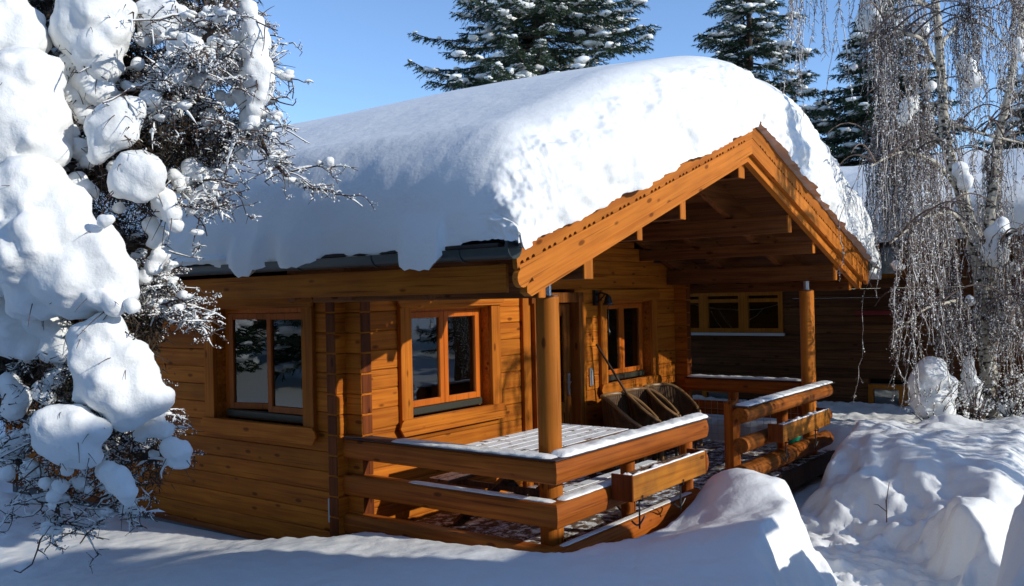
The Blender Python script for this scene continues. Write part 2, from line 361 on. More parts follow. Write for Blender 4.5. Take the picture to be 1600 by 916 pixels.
# ------------------------------------------------------------ ground
def path_dist(x, y, pts):
    d = np.full(x.shape, 1e9); w = np.zeros(x.shape)
    for (a, b) in zip(pts[:-1], pts[1:]):
        ax, ay, aw = a; bx_, by, bw = b; dx, dy = bx_ - ax, by - ay
        t = np.clip(((x - ax) * dx + (y - ay) * dy) / (dx * dx + dy * dy), 0, 1)
        dd = np.hypot(x - ax - t * dx, y - ay - t * dy) - (aw + t * (bw - aw))
        d = np.minimum(d, dd)
    return d
PATH = [(2.95, .3, .42), (2.95, -.7, .46), (2.75, -1.35, .52), (1.9, -1.95, .40), (.75, -2.25, .25), (-.6, -2.6, .22), (-3, -3.4, .25)]
def gnd(x, y):
    p3 = np.stack([x, y, x * 0], -1)
    z = np.full(x.shape, .22)
    z = z + .05 * noise(p3 * .7) 
    z += .10 * np.exp(-((x + 2.3)**2 / 3 + (y + .2)**2 / 4))
    # side yard falls away towards the back
    z -= sstep(1.0, 3.4, y) * .27 * sstep(4, 0, x)
    z -= sstep(-2.2, -.9, x) * sstep(3.6, 4.6, y) * .02
    # ploughed heap in front of the railing
    def hump(cx, cy, sx, sy, h, rot=0):
        c, s = math.cos(rot), math.sin(rot); u = (x - cx) * c + (y - cy) * s; v = -(x - cx) * s + (y - cy) * c
        return h * np.exp(-np.abs(u / sx)**2.4 - np.abs(v / sy)**2.4)
    z += hump(.9, -1.35, 1.3, .5, .10, -.1)
    z -= .07 * sstep(-.2, .5, x) * sstep(1.6, .9, x) * sstep(-.95, -.5, y)
    z += hump(2.0, -.52, .42, .32, .20) + hump(1.50, -.80, .50, .34, .12)
    z += hump(1.75, -.95, .42, .34, .15)
    z += hump(1.2, -1.5, .5, .35, .08)
    z += hump(-.55, -.5, .8, .8, .04)
    # bank beyond the path
    z += hump(5.0, -1.2, 1.15, .8, .22, .2) + hump(6.3, -2.5, 1.6, .9, .24) + hump(7.6, -.8, 1.5, 1.3, .02)
    z += hump(5.4, -.75, .45, .3, .10) + hump(6.1, -1.5, .4, .3, .12)
    # block of cut snow this side of the path
    z += .55 * sstep(-2.55, -2.95, y + .12 * noise(p3 * 2.1)) * sstep(-.1, .45, x) * sstep(1.9, 1.4, x)
    z -= .36 * sstep(1.5, 2.2, x) * sstep(-2.3, -2.8, y) * sstep(8, 6, x)  # unseen ground lowered so that sunlight reaches the path
    # trodden lower ground by the deck edge to the right
    pd = path_dist(x, y, PATH)
    n4 = noise(p3 * 4.0); n9 = noise(p3 * 9.0 + 7)
    pd = pd + .10 * n4 + .05 * n9 + .17 * noise(p3 * 1.7 + 3)
    wd_ = .28 + .40 * sstep(-1.0, -1.6, y) * sstep(2.6, 1.6, x) + .95 * sstep(2.9, 3.7, x) * sstep(-.2, -.7, y)
    m = 1 - sstep(.0, 1, pd / wd_)**(1 - .35 * sstep(2.9, 3.7, x))
    floor = -.36 + .05 * n4 + .035 * n9 + .03 * noise(p3 * 18)
    z = z * (1 - m) + floor * m
    # rubble and clods near the cut edges and on the bank
    rim = np.exp(-((pd - .35) / .35)**2)
    bil = np.abs(noise(p3 * 3.3 + 11)); bil2 = np.abs(noise(p3 * 7.5 + 5))
    right = sstep(3.2, 3.9, x)
    z += (.075 * (bil - .25) + .032 * (bil2 - .25)) * np.clip(rim * .35 + right * .9, 0, 1) * (1 - m)
    z += .012 * noise(p3 * 6) + .006 * noise(p3 * 15)
    # trough next to the cabin wall, hollow below deck and house
    dx = np.maximum(np.maximum(-.30 - x, x - 5.98), 0); dy = np.maximum(np.maximum(1.8 - y, y - 8.2), 0)
    dw = np.hypot(dx, dy) + .06 * n4
    tw = sstep(.50, .15, dw)
    z = z * (1 - tw) + np.minimum(z, -.16 - .02 * (y - 2)) * tw
    dxx = np.maximum(np.maximum(-.40 - x, x - 6.05), 0); dyy = np.maximum(np.maximum(-.27 - y, y - 2.3), 0)
    dy3 = np.maximum(dyy - .16 * sstep(3.0, 3.4, x), 0)
    tw2 = sstep(.16 + .16 * sstep(3.0, 3.4, x), 0, np.hypot(dxx, dy3) + .05 * n4 * sstep(3, 3.4, x))
    z = z * (1 - tw2) + np.minimum(z, -.34) * tw2
    # far: gentle rise, drop towards the yard of the neighbour
    r = np.hypot(x, y)
    z = z + sstep(14, 60, r) * 1.0
    return z
xs = np.concatenate([-np.geomspace(400, 6.2, 36), np.arange(-6, 9, .035), np.geomspace(9.1, 400, 60)])
ys = np.concatenate([-np.geomspace(400, 6.2, 36), np.arange(-6, 7, .035), np.geomspace(7.1, 400, 50)])
GX, GY = np.meshgrid(xs, ys, indexing='ij')
GZ = gnd(GX, GY)
ground = link('snowy_ground', np_mesh('snowy_ground', np.stack([GX, GY, GZ], -1).reshape(-1, 3), grid_faces(len(xs), len(ys))), M_SNOWF)
ground['kind'] = 'structure'
def gz(x, y): return float(gnd(np.array([[float(x)]]), np.array([[float(y)]]))[0, 0])

# ------------------------------------------------------------ log cabin
XM = 2.84; YR = -.45; XE = 3.89; YB = 8.4
def zt(x): return 3.68 - .335 * abs(x - XM)           # top line of the barge boards / roof surface
cabin = empty('log_cabin', (XM, 4, 0)); cabin_inv = Vector((XM, 4, 0))
tag(cabin, 'orange stained log cabin with covered porch under deep roof snow', 'cabin')
PARTS = []
def cp(o):                                             # parent to cabin keeping world coords baked in mesh
    o.parent = cabin; o.location = -cabin_inv; PARTS.append(o); return o
LH = .172; Z0 = -.14
XS0, XS1 = -.27, 5.95; TH = .12
# openings: (lo, hi, z0, z1)
F_OPEN = [(.50, 1.68, .93, 1.95), (2.36, 3.30, -.2, 2.0), (3.95, 5.10, .94, 1.95)]
S_OPEN = [(2.42, 3.72, .92, 1.97)]
def courses(axis, lo, hi, c, opens, zmax, clip=None, shade=None):
    k = 0; z = Z0
    while z < zmax - .05:
        z1 = z + LH; segs = [(lo, hi)]
        if clip:
            segs = [clip(z, z1)]
            if segs[0] is None: break
        for (a, b, oz0, oz1) in opens:
            if z1 - .03 > oz0 and z + .03 < oz1:
                ns = []
                for (s0, s1) in segs:
                    if a > s0 and b < s1: ns += [(s0, a), (b, s1)]
                    else: ns.append((s0, s1))
                segs = ns
        for (s0, s1) in segs:
            cp(prof_log('log', axis, s0, s1, c, z, z1, TH, MW[axis], None, .014))
        z = z1; k += 1
courses('X', XS0 - .11, XS1 + .11, 1.96, F_OPEN, 2.25)
courses('Y', 1.72, 8.05, XS0 + TH/2, S_OPEN, 2.25)
courses('Y', 1.72, 8.05, XS1 - TH/2, [], 2.25)
courses('X', XS0 - .11, XS1 + .11, 7.9, [], 2.25)
zz = Z0 + 14 * LH
for yy in (1.96, 7.9):                                 # gable logs
    z = zz
    while z < 3.25:
        hw = (3.42 - (z + LH)) / .335
        if hw < .15: break
        cp(prof_log('log', 'X', XM - min(hw, 3.15), XM + min(hw, 3.15), yy, z, z + LH, TH, MW['X'], None, .014)); z += LH
# reddish end grain caps on the stacked log ends at the corner
z = Z0
while z < 2.2:
    for xc in (XS0 + TH/2, XS1 - TH/2):
        cp(bx('log_end', xc - .056, xc + .056, 1.712, 1.722, z + .008, z + LH - .008, M_END))
    cp(bx('log_end', XS0 - .118, XS0 - .108, 1.905, 2.015, z + .008, z + LH - .008, M_END))
    z += LH
cp(bx('plinth', XS0 - .02, XS1 + .02, 1.9, 8.0, -.6, Z0 - .002, M_CONC))
cp(bx('base_trim', XS0 - .045, XS0 - .002, 2.03, 8.0, Z0 - .03, Z0 + .02, MR['Y']))
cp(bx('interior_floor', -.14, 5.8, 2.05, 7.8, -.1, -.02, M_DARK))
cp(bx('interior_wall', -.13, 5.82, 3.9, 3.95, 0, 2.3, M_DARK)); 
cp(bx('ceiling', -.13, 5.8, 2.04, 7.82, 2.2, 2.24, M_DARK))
# roof planes
def slope_slab(x0, x1, y0, y1, dz0, dz1, m, name, bevel=0):
    return cp(MBld().prism([(x0, zt(x0) + dz0), (x1, zt(x1) + dz0), (x1, zt(x1) + dz1), (x0, zt(x0) + dz1)], 'Y', y0, y1).build(name, m, None, bevel=bevel))
XL, XR = XM - XE, XM + XE
slope_slab(XL, XM, YR + .04, YB, -.09, -.03, M_TILE, 'roof_slope')
slope_slab(XM, XR, YR + .04, YB, -.09, -.03, M_TILE, 'roof_slope')
# soffit boards (run along Y), 0.16 wide, between the edge and the ridge on both slopes
nb = 24
for sgn in (-1, 1):
    for i in range(nb):
        a = XM + sgn * (.02 + i * (XE - .05) / nb); b = XM + sgn * (.02 + (i + 1) * (XE - .05) / nb - .008)
        a, b = min(a, b), max(a, b)
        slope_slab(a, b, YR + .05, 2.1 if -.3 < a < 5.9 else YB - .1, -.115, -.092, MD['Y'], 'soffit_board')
# rafters down the slope, over the purlins
for sgn in (-1, 1):
    for y in (.30, 1.10, 1.75):
        a, b = (XL + .12, XM - .02) if sgn < 0 else (XM + .02, XR - .12)
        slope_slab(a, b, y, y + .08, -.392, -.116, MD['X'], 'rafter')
# purlins along the ridge direction
for x, h, w, big in ((XM, .15, .14, 1), (1.55, .19, .10, 1), (.78, .14, .08, 0), (.01, .19, .12, 1), (4.13, .19, .10, 1), (4.90, .14, .08, 0), (5.67, .19, .12, 1), (-.58, .12, .08, 0), (6.26, .12, .08, 0)):
    zb = zt(x) - .40
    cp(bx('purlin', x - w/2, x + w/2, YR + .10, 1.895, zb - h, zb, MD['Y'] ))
    cp(bx('purlin_end', x - w/2 - .001, x + w/2 + .001, YR + .085, YR + .101, zb - h, zb, MB['Z']))
# barge boards with scalloped join and scrolled lower end
def barge(sgn):
    y0 = YR - .03
    def X(t): return XM + sgn * t
    T = XE
    top = lambda t: 3.68 - .335 * t
    # upper board: bottom edge with half-round notches
    poly = [(X(0), top(0)), (X(T - .02), top(T - .02)), (X(T - .045), top(T) - .176)]
    t = T - .09; k = 0
    while t > .12:
        L = top(t) - .172
        if k % 4 != 3:
            r = .021
            for a in range(0, 7):
                an = math.pi * a / 6
                poly.append((X(t + r * math.cos(an)), top(t + r * math.cos(an)) - .172 + r * 1.0 * math.sin(an)))
        t -= .062; k += 1
    poly.append((X(0), top(0) - .172))
    cp(MBld().prism(poly, 'Y', y0, y0 + .035).build('barge_board', MBL[sgn], None))
    # lower board with scroll end
    low = lambda t: top(t) - .324
    e = T - .06
    poly = [(X(0), top(0) - .1755), (X(e), top(e) - .1755)]
    for a in range(0, 9):                              # quarter scroll
        an = math.radians(60 - a * 25)
        poly.append((X(e - .045 + .06 * math.cos(an)), low(e) + .07 + .060 * math.sin(an)))
    poly += [(X(e - .14), low(e - .14) + .03), (X(e - .16), low(e - .16)), (X(0), low(0))]
    cp(MBld().prism(poly, 'Y', y0 + .002, y0 + .045).build('barge_board', MBL[sgn], None))
    # inner fly rafter, set back and a little lower, square cut end
    e2 = T - .21
    poly = [(X(0), top(0) - .27), (X(e2), top(e2) - .27), (X(e2), top(e2) - .395), (X(e2 - .05), top(e2) - .42), (X(.0), top(0) - .396)]
    cp(MBld().prism(poly, 'Y', y0 + .05, y0 + .11).build('fly_rafter', MBL[sgn], None))
    # metal/wood cap on top edge
    poly = [(X(0), top(0) + .012), (X(T + .01), top(T + .01) + .012), (X(T + .01), top(T + .01) - .0), (X(0), top(0) + .001)]
    cp(MBld().prism(poly, 'Y', y0 - .02, y0 + .09).build('verge_cap', M_CAP, None))
barge(-1); barge(1)
# verge stub: raised tile edge piece at the lower left corner
cp(MBld().prism([(XL + .02, zt(XL) + .014), (XL + .42, zt(XL + .42) + .014), (XL + .42, zt(XL + .42) + .075), (XL + .02, zt(XL) + .06)], 'Y', YR - .04, YR + .06).build('verge_trim', MB['X'], None))
# eave fascia and gutters
for sgn in (-1, 1):
    x = XM + sgn * (XE - .08)
    cp(bx('fascia_board', min(x, x + .03 * -sgn), max(x, x + .03 * -sgn), YR + .09, YB, 2.055, 2.235, MW['Y']))
    cx = XM + sgn * (XE + .0)
    prof = [(cx + .068 * math.cos(math.pi + math.pi * i / 10), 2.335 + .075 * math.sin(math.pi + math.pi * i / 10)) for i in range(11)]
    prof += [(cx + .06 * math.cos(2 * math.pi - math.pi * i / 10), 2.335 + .066 * math.sin(2 * math.pi - math.pi * i / 10)) for i in range(11)]
    g = cp(MBld().prism(prof, 'Y', YR - .02, YB).build('gutter', M_GUT, None, smooth=True))
    y = -.1
    while y < YB:
        b = MBld().prism([(cx + .074 * math.cos(math.pi + math.pi * i / 8), 2.335 + .082 * math.sin(math.pi + math.pi * i / 8)) for i in range(9)], 'Y', y, y + .025)
        o = b.build('gutter_bracket', M_GUT, None); o.parent = g; y += .8
    cp(MBld().tube([(cx + .0, YR - .045, 2.335), (cx, YR - .02, 2.335)], .075, 14).build('gutter_cap', M_GUT, None))
    cp(bx('eave_tile_edge', cx - .05, cx + .05, YR + .05, YB, zt(XL) - .04, zt(XL) - .012, M_TILE))

# windows ------------------------------------------------------
def window(axis, lo, hi, z0, z1, face, inset, parent_fn, trims, open_sash=False, s=1, curtain='sides', frame_m=M_FR):
    """axis 'X': wall faces -Y at y=face; axis 'Y': wall faces -X at x=face"""
    def B(name, a, b, d0, d1, c0, c1, m, bev=.004):
        return bx(name, *( (a, b, face + d0, face + d1) if axis == 'X' else (face + d0, face + d1, a, b)), c0, c1, m, None, bev)
    ft = .045
    fr = MBld()
    for (a, b, c, d) in ((lo, lo + ft, z0, z1), (hi - ft, hi, z0, z1), (lo + ft, hi - ft, z1 - ft, z1), (lo + ft, hi - ft, z0 + .0, z0 + ft)):
        if axis == 'X': fr.box(a, b, face + inset, face + inset + .06, c, d)
        else: fr.box(face + inset, face + inset + .06, a, b, c, d)
    w = fr.build('window', frame_m, None); parent_fn(w)
    def sub(o): o.parent = w; return o
    mid = (lo + hi) / 2; rb = .06
    for k, (a, b) in enumerate(((lo + ft + .003, mid - .002), (mid + .002, hi - ft - .003))):
        sb = MBld(); d0 = inset - .012; d1 = inset + .035; c0 = z0 + ft + .035; c1 = z1 - ft - .003
        st = rb
        for (q, r, c, d) in ((a, a + st, c0, c1), (b - st, b, c0, c1), (a + st, b - st, c1 - st, c1), (a + st, b - st, c0, c0 + st)):
            if axis == 'X': sb.box(q, r, face + d0, face + d1, c, d)
            else: sb.box(face + d0, face + d1, q, r, c, d)
        o = sb.build('sash', frame_m, None, bevel=.004); sub(o)
        p = B('pane', a + st, b - st, inset + .010, inset + .014, c0 + st, c1 - st, M_GLASS, 0); sub(p)
        if open_sash and k == open_sash - 1:
            # sash swung inwards about its outer edge
            ang = math.radians(14 if axis == 'Y' else -14)
            piv = Vector((face + d1, b, 0)) if axis == 'Y' else Vector((b, face + d1, 0))
            Rm = Matrix.Translation(piv) @ Matrix.Rotation(ang, 4, 'Z') @ Matrix.Translation(-piv)
            o.data.transform(Rm); p.data.transform(Rm)
    sub(B('drip_rail', lo + ft, hi - ft, inset - .035, inset + .02, z0 + .012, z0 + ft + .032, M_DRIP, .004))
    if curtain:
        cu = MBld(); n = 60
        for (a, b) in ((lo + .03, lo + .03 + (hi - lo) * .06), (mid + .15, mid + .19)) if curtain == 'sides' else ((lo + .03, hi - .03),):
            pts = []
            for i in range(n + 1):
                u = a + (b - a) * i / n; pts.append((u, .018 * math.sin((u - a) * 95) + inset + .17))
            vv = []
            for (u, d) in pts:
                for zc in (z0 + .04, z1):
                    vv.append((u, face + d, zc) if axis == 'X' else (face + d, u, zc))
            cu.add(vv, [(2*i, 2*i+2, 2*i+3, 2*i+1) for i in range(n)])
        sub(cu.build('curtain', M_CURT, None, smooth=True))
        if axis == 'X':  # added sheet whose blue-grey stands in for the reflection in the panes
            nn_ = MBld(); us = np.linspace(lo + .01, hi - .01, 90)
            nn_.add([(u, face + inset + .24 + .012 * math.sin(u * 70) + .006 * math.sin(u * 31), zc) for u in us for zc in (z0 + .03, z1)], [(2*i, 2*i+2, 2*i+3, 2*i+1) for i in range(89)])
            sub(nn_.build('reflection_sheet', M_REFL, None, smooth=True))
    # outer casing boards
    tw = .145
    sub(B('casing_board', lo - tw, lo + .0, -.045, -.002, z0 - .10, z1 + .10, MW['Z']))
    sub(B('casing_board', hi - .0, hi + tw, -.045, -.002, z0 - .10, z1 + .10, MW['Z']))
    # jambs lining the opening
    sub(B('jamb', lo - .02, lo - .001, -.001, inset + .1, z0, z1, MR['Z'], .002)); sub(B('jamb', hi + .001, hi + .02, -.001, inset + .1, z0, z1, MR['Z'], .002))
    # head and sill boards with bracket shaped ends
    for (zc0, zc1, flip) in ((z0 - .145, z0 + .004, 0), (z1 - .004, z1 + .13, 1)):
        a, b = lo - tw - .05, hi + tw + .05
        zz0, zz1 = zc0, zc1
        zin = zc1 if not flip else zc0; zout = zc0 if not flip else zc1
        poly = [(a + .10, zout), (b - .10, zout), (b - .05, zout), (b - .02, (zin*.3+zout*.7)), (b, (zin + zout) / 2), (b - .02, zin*.8+zout*.2), (b - .05, zin), (a + .05, zin), (a + .02, zin*.8+zout*.2), (a, (zin + zout) / 2), (a + .02, zin*.3+zout*.7), (a + .05, zout)]
        d0, d1 = face - .07, face - .046
        if axis == 'X': o = MBld().prism(poly, 'Y', d0, d1)
        else: o = MBld().prism(poly, 'X', d0, d1)
        sub(o.build('sill_board' if not flip else 'head_board', MW[axis], None, bevel=.003))
        # small fill between the board and the wall
        sub(B('packing', lo, hi, -.0455, -.002, zc0 + .02 if not flip else zc0 + .0, zc1 if not flip else zc1 - .02, MW[axis], 0))
    return w
wa = window('X', .50, 1.68, .93, 1.95, 1.90, .10, cp, True)
wb = window('X', 3.95, 5.10, .94, 1.95, 1.90, .10, cp, True)
wc = window('Y', 2.42, 3.72, .92, 1.97, XS0, .10, cp, True, open_sash=2)
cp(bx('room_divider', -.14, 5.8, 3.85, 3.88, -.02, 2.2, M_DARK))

# door ---------------------------------------------------------
D = MBld(); fx = 1.93
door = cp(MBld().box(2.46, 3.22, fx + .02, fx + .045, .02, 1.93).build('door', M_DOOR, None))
def dsub(o): o.parent = door; return o
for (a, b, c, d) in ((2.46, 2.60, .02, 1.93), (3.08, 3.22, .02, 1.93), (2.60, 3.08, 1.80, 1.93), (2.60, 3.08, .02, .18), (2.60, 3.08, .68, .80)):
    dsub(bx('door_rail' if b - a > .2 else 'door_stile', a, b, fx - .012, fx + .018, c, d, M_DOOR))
for i in range(5):
    dsub(bx('panel_board', 2.603 + i * .0955, 2.603 + i * .0955 + .092, fx + .004, fx + .018, .183, .677, M_DOOR))
dsub(bx('pane', 2.61, 3.07, fx + .006, fx + .012, .81, 1.79, M_GLASS, bevel=0))
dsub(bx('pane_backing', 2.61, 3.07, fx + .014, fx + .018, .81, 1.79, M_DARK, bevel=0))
dsub(MBld().tube([(3.15, fx - .03, 1.03), (3.15, fx - .05, 1.03), (3.08, fx - .055, 1.03)], .011, 8).box(3.13, 3.17, fx - .03, fx - .013, .88, 1.13).build('handle', M_STEEL, None, smooth=True))
for zc in (1.78, 1.12, .3):
    cp(cyl('hinge', (2.43, fx - .03, zc - .065), (2.43, fx - .03, zc + .065), .016, M_STEEL, None, 10))
for (a, b) in ((2.36, 2.445), (3.235, 3.32)):
    cp(bx('door_jamb', a, b, 1.80, 1.99, -.02, 2.02, M_DOOR))
cp(bx('door_head', 2.33, 3.35, 1.81, 1.985, 1.945, 2.06, M_DOOR))
cp(bx('door_casing', 2.22, 2.355, 1.855, 1.898, -.02, 2.04, MW['Z'])); cp(bx('door_casing', 3.325, 3.46, 1.855, 1.898, -.02, 2.04, MW['Z']))
# porch posts --------------------------------------------------
for (x, y) in ((0, 0), (5.68, 0)):
    p = cp(cyl('porch_post', (x, y, -.1), (x, y, 2.02), .088, MB['Z'], None, 28))
    c = cyl('post_bracket', (x, y, 2.018), (x, y, 2.14), .035, M_STEEL, None, 14); c.parent = p
    c = bx('bracket_plate', x - .06, x + .06, y - .06, y + .06, 2.021, 2.031, M_STEEL); c.parent = p
for x in (1.12, 2.22, 4.72):
    cp(cyl('rail_post', (x, -.01, -.1), (x, -.01, .72), .062, MR['Z'], None, 20))
cp(bx('rail_post', 3.20, 3.34, -.09, .05, -.1, .90, MR['Z'], bevel=.03))
# railing logs
ZR = ((.695, .868), (.385, .565), (.055, .235))
for i, (a, b) in enumerate(ZR):
    cp(prof_log('rail_log', 'Y', -.20, 1.90, -.255, a, b, .14, MR['Y'], None, .02, .012, ma=1, mb=0))
    xr = (2.14, 2.13, 2.06)[i]
    cp(prof_log('rail_log', 'X', -.255, xr, -.20 , a, b, .14, MR['X'], None, .02, .012, ma=1, mb=0))
for i, (a, b) in enumerate(((.69, .855), (.39, .55), (.09, .275))):
    xr = (5.84, 5.80, 5.78)[i]
    cp(cyl('rail_log', (3.12, -.17, (a + b) / 2), (xr, -.17, (a + b) / 2), (b - a) / 2, MWE, None, 18))
for i, (a, b) in enumerate(ZR[:2]):
    cp(prof_log('rail_log', 'Y', .06, 1.72, 5.80, a, b, .12, MR['Y'], None, .02, .01))
cp(bx('rail_post', 5.74, 5.86, 1.0, 1.1, -.05, .7, MR['Z']))
# dark caps on top rails
cp(bx('rail_cap', -.35, -.165, -.285, 1.88, .869, .881, M_CAP)); cp(bx('rail_cap', -.163, 2.20, -.285, -.115, .869, .882, M_CAP))
cp(bx('rail_cap', 3.12, 5.92, -.255, -.08, .857, .869, M_CAP)); cp(bx('rail_cap', 5.72, 5.88, .08, 1.72, .869, .88, M_CAP))
# wire mesh along the far side of the porch
wm = MBld()
for i in range(19): wm.box(5.70, 5.704, .15 + i * .09, .154 + i * .09, .02, .62)
for i in range(6): wm.box(5.698, 5.702, .12, 1.8, .03 + i * .11, .034 + i * .11)
cp(wm.build('wire_mesh', M_STEEL, None))
# deck planks
for k in range(15):
    y = -.16 + k * .137
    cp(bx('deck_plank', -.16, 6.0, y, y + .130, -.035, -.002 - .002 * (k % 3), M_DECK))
cp(bx('deck_fascia', -.17, 6.02, -.20, -.164, -.22, -.006, M_DARKW)); cp(bx('deck_fascia', -.20, -.172, -.2, 1.9, -.22, -.006, M_DARKW))
for x in (-.1, 1.9, 3.9, 5.9): cp(bx('deck_joist', x - .04, x + .04, -.15, 1.88, -.34, -.04, M_DARKW))
# small fittings on the walls, fixed to the cabin
cp(bx('junction_box', XS0 - .035, XS0 - .002, 2.04, 2.13, .12, .33, M_GREY, bevel=.006))

# ------------------------------------------------------------ snow on the roof
def roof_snow():
    nu, nv = 860, 440
    # u: across the roof; angle parameter rounds both eaves. v: along it; rounds the front and back
    def edge(n, lo, hi, r, start):
        th = np.linspace(start, np.pi / 2, int(n * .3))
        a = lo + r * (1 - np.cos(th)); ha = np.sin(th)
        b = hi - r * (1 - np.cos(th[::-1])); hb = np.sin(th[::-1])
        mid = np.linspace(a[-1], b[0], n - 2 * len(th) + 2)[1:-1]
        sg = np.concatenate([np.zeros(len(a)), np.zeros(len(mid)), np.ones(len(b))])
        return np.concatenate([a, mid, b]), np.concatenate([ha, np.ones(len(mid)), hb])
    X, HX = edge(nu, XL - .055, XR + .20, .55, -.16)
    Y, HY = edge(nv, YR - .12, YB + .1, .66, -.05)
    XX, YY = np.meshgrid(X, Y, indexing='ij'); FX, FY = np.meshgrid(HX, HY, indexing='ij')
    t = XX - XM
    ridge = 3.68 - .335 * (np.sqrt(t * t + .30) - .16)
    base = 3.68 - .335 * np.abs(t) - .03
    T = (.90 - .16 * sstep(1.5, 3.9, np.abs(t)) + .46 * sstep(.2, 1.8, t)) * (1 - .10 * sstep(3, -.4, YY)) + .05 * noise(np.stack([XX * .5, YY * .35, XX * 0], -1))
    fx = np.sign(FX) * np.abs(FX)**np.where(t > 0, .50, .85); fy = np.sign(FY) * np.abs(FY)**.75
    f = np.where(fx < 0, fx, fx * np.clip(fy, 0, 1)) 
    f = np.where((fx >= 0) & (fy < 0), fy * .3, f)
    ZZ = base + (ridge - base + T) * np.where(f > 0, f, 0) + np.where(f < 0, f * .30, 0)
    P = np.stack([XX, YY, ZZ], -1)
    # normals for displacement
    du = np.gradient(P, axis=0); dv = np.gradient(P, axis=1); n = np.cross(du, dv); n /= np.linalg.norm(n, axis=-1, keepdims=True) + 1e-9
    # rough broken front, smooth top, softly lumpy sides
    front = (1 - sstep(.62, .93, FY)) * (YY < 3)
    side = 1 - sstep(XL - .1, XL + .7, XX); side = np.maximum(side, 1 - sstep(-XR, -XR + .6, -XX))
    q = P.copy()
    lump = noise(q * 2.2) * .05 + noise(q * 5.5 + 4) * .034 + noise(q * 11 + 9) * .022 + noise(q * 24) * .010
    soft = noise(q * 1.6 + 20) * .03 + noise(q * 5) * .008
    d = front * (lump * 1.0 - .005) + (1 - front) * (side * soft + noise(q * .8) * .012 + noise(q * 3) * .003)
    # scooped hollows on the broken face
    d -= front * np.clip(noise(q * np.array([1.3, 1.3, 3.2]) + 31), 0, 1) * .035
    P = P + n * d[..., None]
    # ragged lower hem
    hemL = (np.abs(FX) < .35) & (FX < .35)
    P[..., 2] += np.where(FX < .25, 1, 0) * (noise(np.stack([XX, YY * 1.3, XX * 0 + 3], -1)) * .018 + noise(np.stack([XX, YY * 6, XX * 0 + 9], -1)) * .016 + noise(np.stack([XX, YY * 22, XX * 0 + 2], -1)) * .014) * sstep(.25, 0, FX)
    lowhem = .065 + .02 * sstep(2.3, 2.6, YY) + .05 * sstep(.02, -.16, YY)
    nd_ = noise(np.stack([XX * 0, YY * 3.1, XX * 0 + 7], -1))
    drip = sstep(.46, .36, YY) * sstep(.02, .10, YY) * .9 + sstep(1.2, 1.35, YY) * sstep(2.6, 2.4, YY) * (.40 + .8 * nd_) + .5 * sstep(.15, .5, nd_) * sstep(2.6, 2.8, YY)
    drip = np.clip(drip, 0, 1) * (XX < 0); hm_ = sstep(.30, -.05, FX)
    P[..., 2] += lowhem * sstep(.4, 0, FX) * (XX < 0) - .125 * drip * hm_ * (1 + .35 * noise(np.stack([XX, YY * 17, XX * 0 + 2], -1)))
    P[..., 0] -= .065 * sstep(0, .6, drip) * sstep(.30, .0, FX)
    P[..., 2] += sstep(.25, 0, FY) * (noise(np.stack([XX * 1.4, XX * 0, XX * 0 + 5], -1)) * .03 + noise(np.stack([XX * 7, XX * 0, XX * 0 + 15], -1)) * .014 + noise(np.stack([XX * 20, XX * 0, XX * 0 + 15], -1)) * .008) + sstep(.2, 0, FY) * np.where(XX < XM, -.022, .02)
    V = P.reshape(-1, 3); Q = grid_faces(nu, nv)
    # closing underside
    B = P[[0, -1]][:, [0, -1]]
    k = len(V); inner = np.stack([XX, YY, base - .04], -1)
    rim = np.concatenate([np.arange(nv), np.arange(1, nu) * nv + nv - 1, (nu - 1) * nv + np.arange(nv - 1)[::-1], np.arange(1, nu - 1)[::-1] * nv])
    rv = V[rim].copy(); cx = np.clip(rv[:, 0], XL + .15, XR - .15); cy = np.clip(rv[:, 1], YR + .12, YB - .1)
    rin = np.stack([cx, cy, 3.68 - .335 * np.abs(cx - XM) - .035], 1)
    m_ = len(rim); V = np.concatenate([V, rin]); i = np.arange(m_); j = (i + 1) % m_
    Q = np.concatenate([Q, np.stack([rim[i], k + i, k + j, rim[j]], 1)])
    o = link('roof_snow', np_mesh('roof_snow', V, Q), M_SNOWR)
    tag(o, 'deep rounded snow blanket lying over the cabin roof', 'snow')
roof_snow()
# small clots of snow stuck to the boards, gutter and eave
def strip_snow(name, P, w, h, label, group=None, seed=0, parent=None, sub=.02, drop=.3):
    """pillow of snow along a polyline P (world points), half width w, height h, irregular"""
    P = np.array(P, float); seg = np.linalg.norm(np.diff(P, axis=0), axis=1); L = seg.sum(); n = max(8, int(L / sub))
    s = np.concatenate([[0], np.cumsum(seg)]); t = np.linspace(0, L, n); C = np.stack([np.interp(t, s, P[:, k]) for k in range(3)], 1)
    d = np.gradient(C, axis=0); d /= np.linalg.norm(d, axis=1)[:, None]; sd_ = np.cross(d, [0, 0, 1]); sd_ /= np.linalg.norm(sd_, axis=1)[:, None]
    m_ = 13; th = np.linspace(0, np.pi, m_)
    V = np.zeros((n, m_, 3)); taper = np.minimum(1, np.minimum(np.arange(n), np.arange(n)[::-1]) / 3.0)**.5
    for k, a in enumerate(th):
        off = np.cos(a) * w * (.6 + .4 * taper); hh = np.sin(a)**.5 * h * taper
        V[:, k] = C + sd_ * off[:, None] if hasattr(off, '__len__') else C + sd_ * off
        V[:, k, 2] += hh
    nz = noise(V * 9 + seed)[..., None] * .35 * h + noise(V * 30 + seed)[..., None] * .18 * h
    V += nz * np.array([0, 0, 1.0]) * np.sin(th)[None, :, None]
    V += sd_[:, None] * (noise(V * 12 + seed + 5)[..., None] * w * .12)
    o = link(name, np_mesh(name, V.reshape(-1, 3), grid_faces(n, m_)), M_SNOW, parent)
    if label: tag(o, label, 'snow', group)
    return o
G = 'snow strips lying on the porch railings'
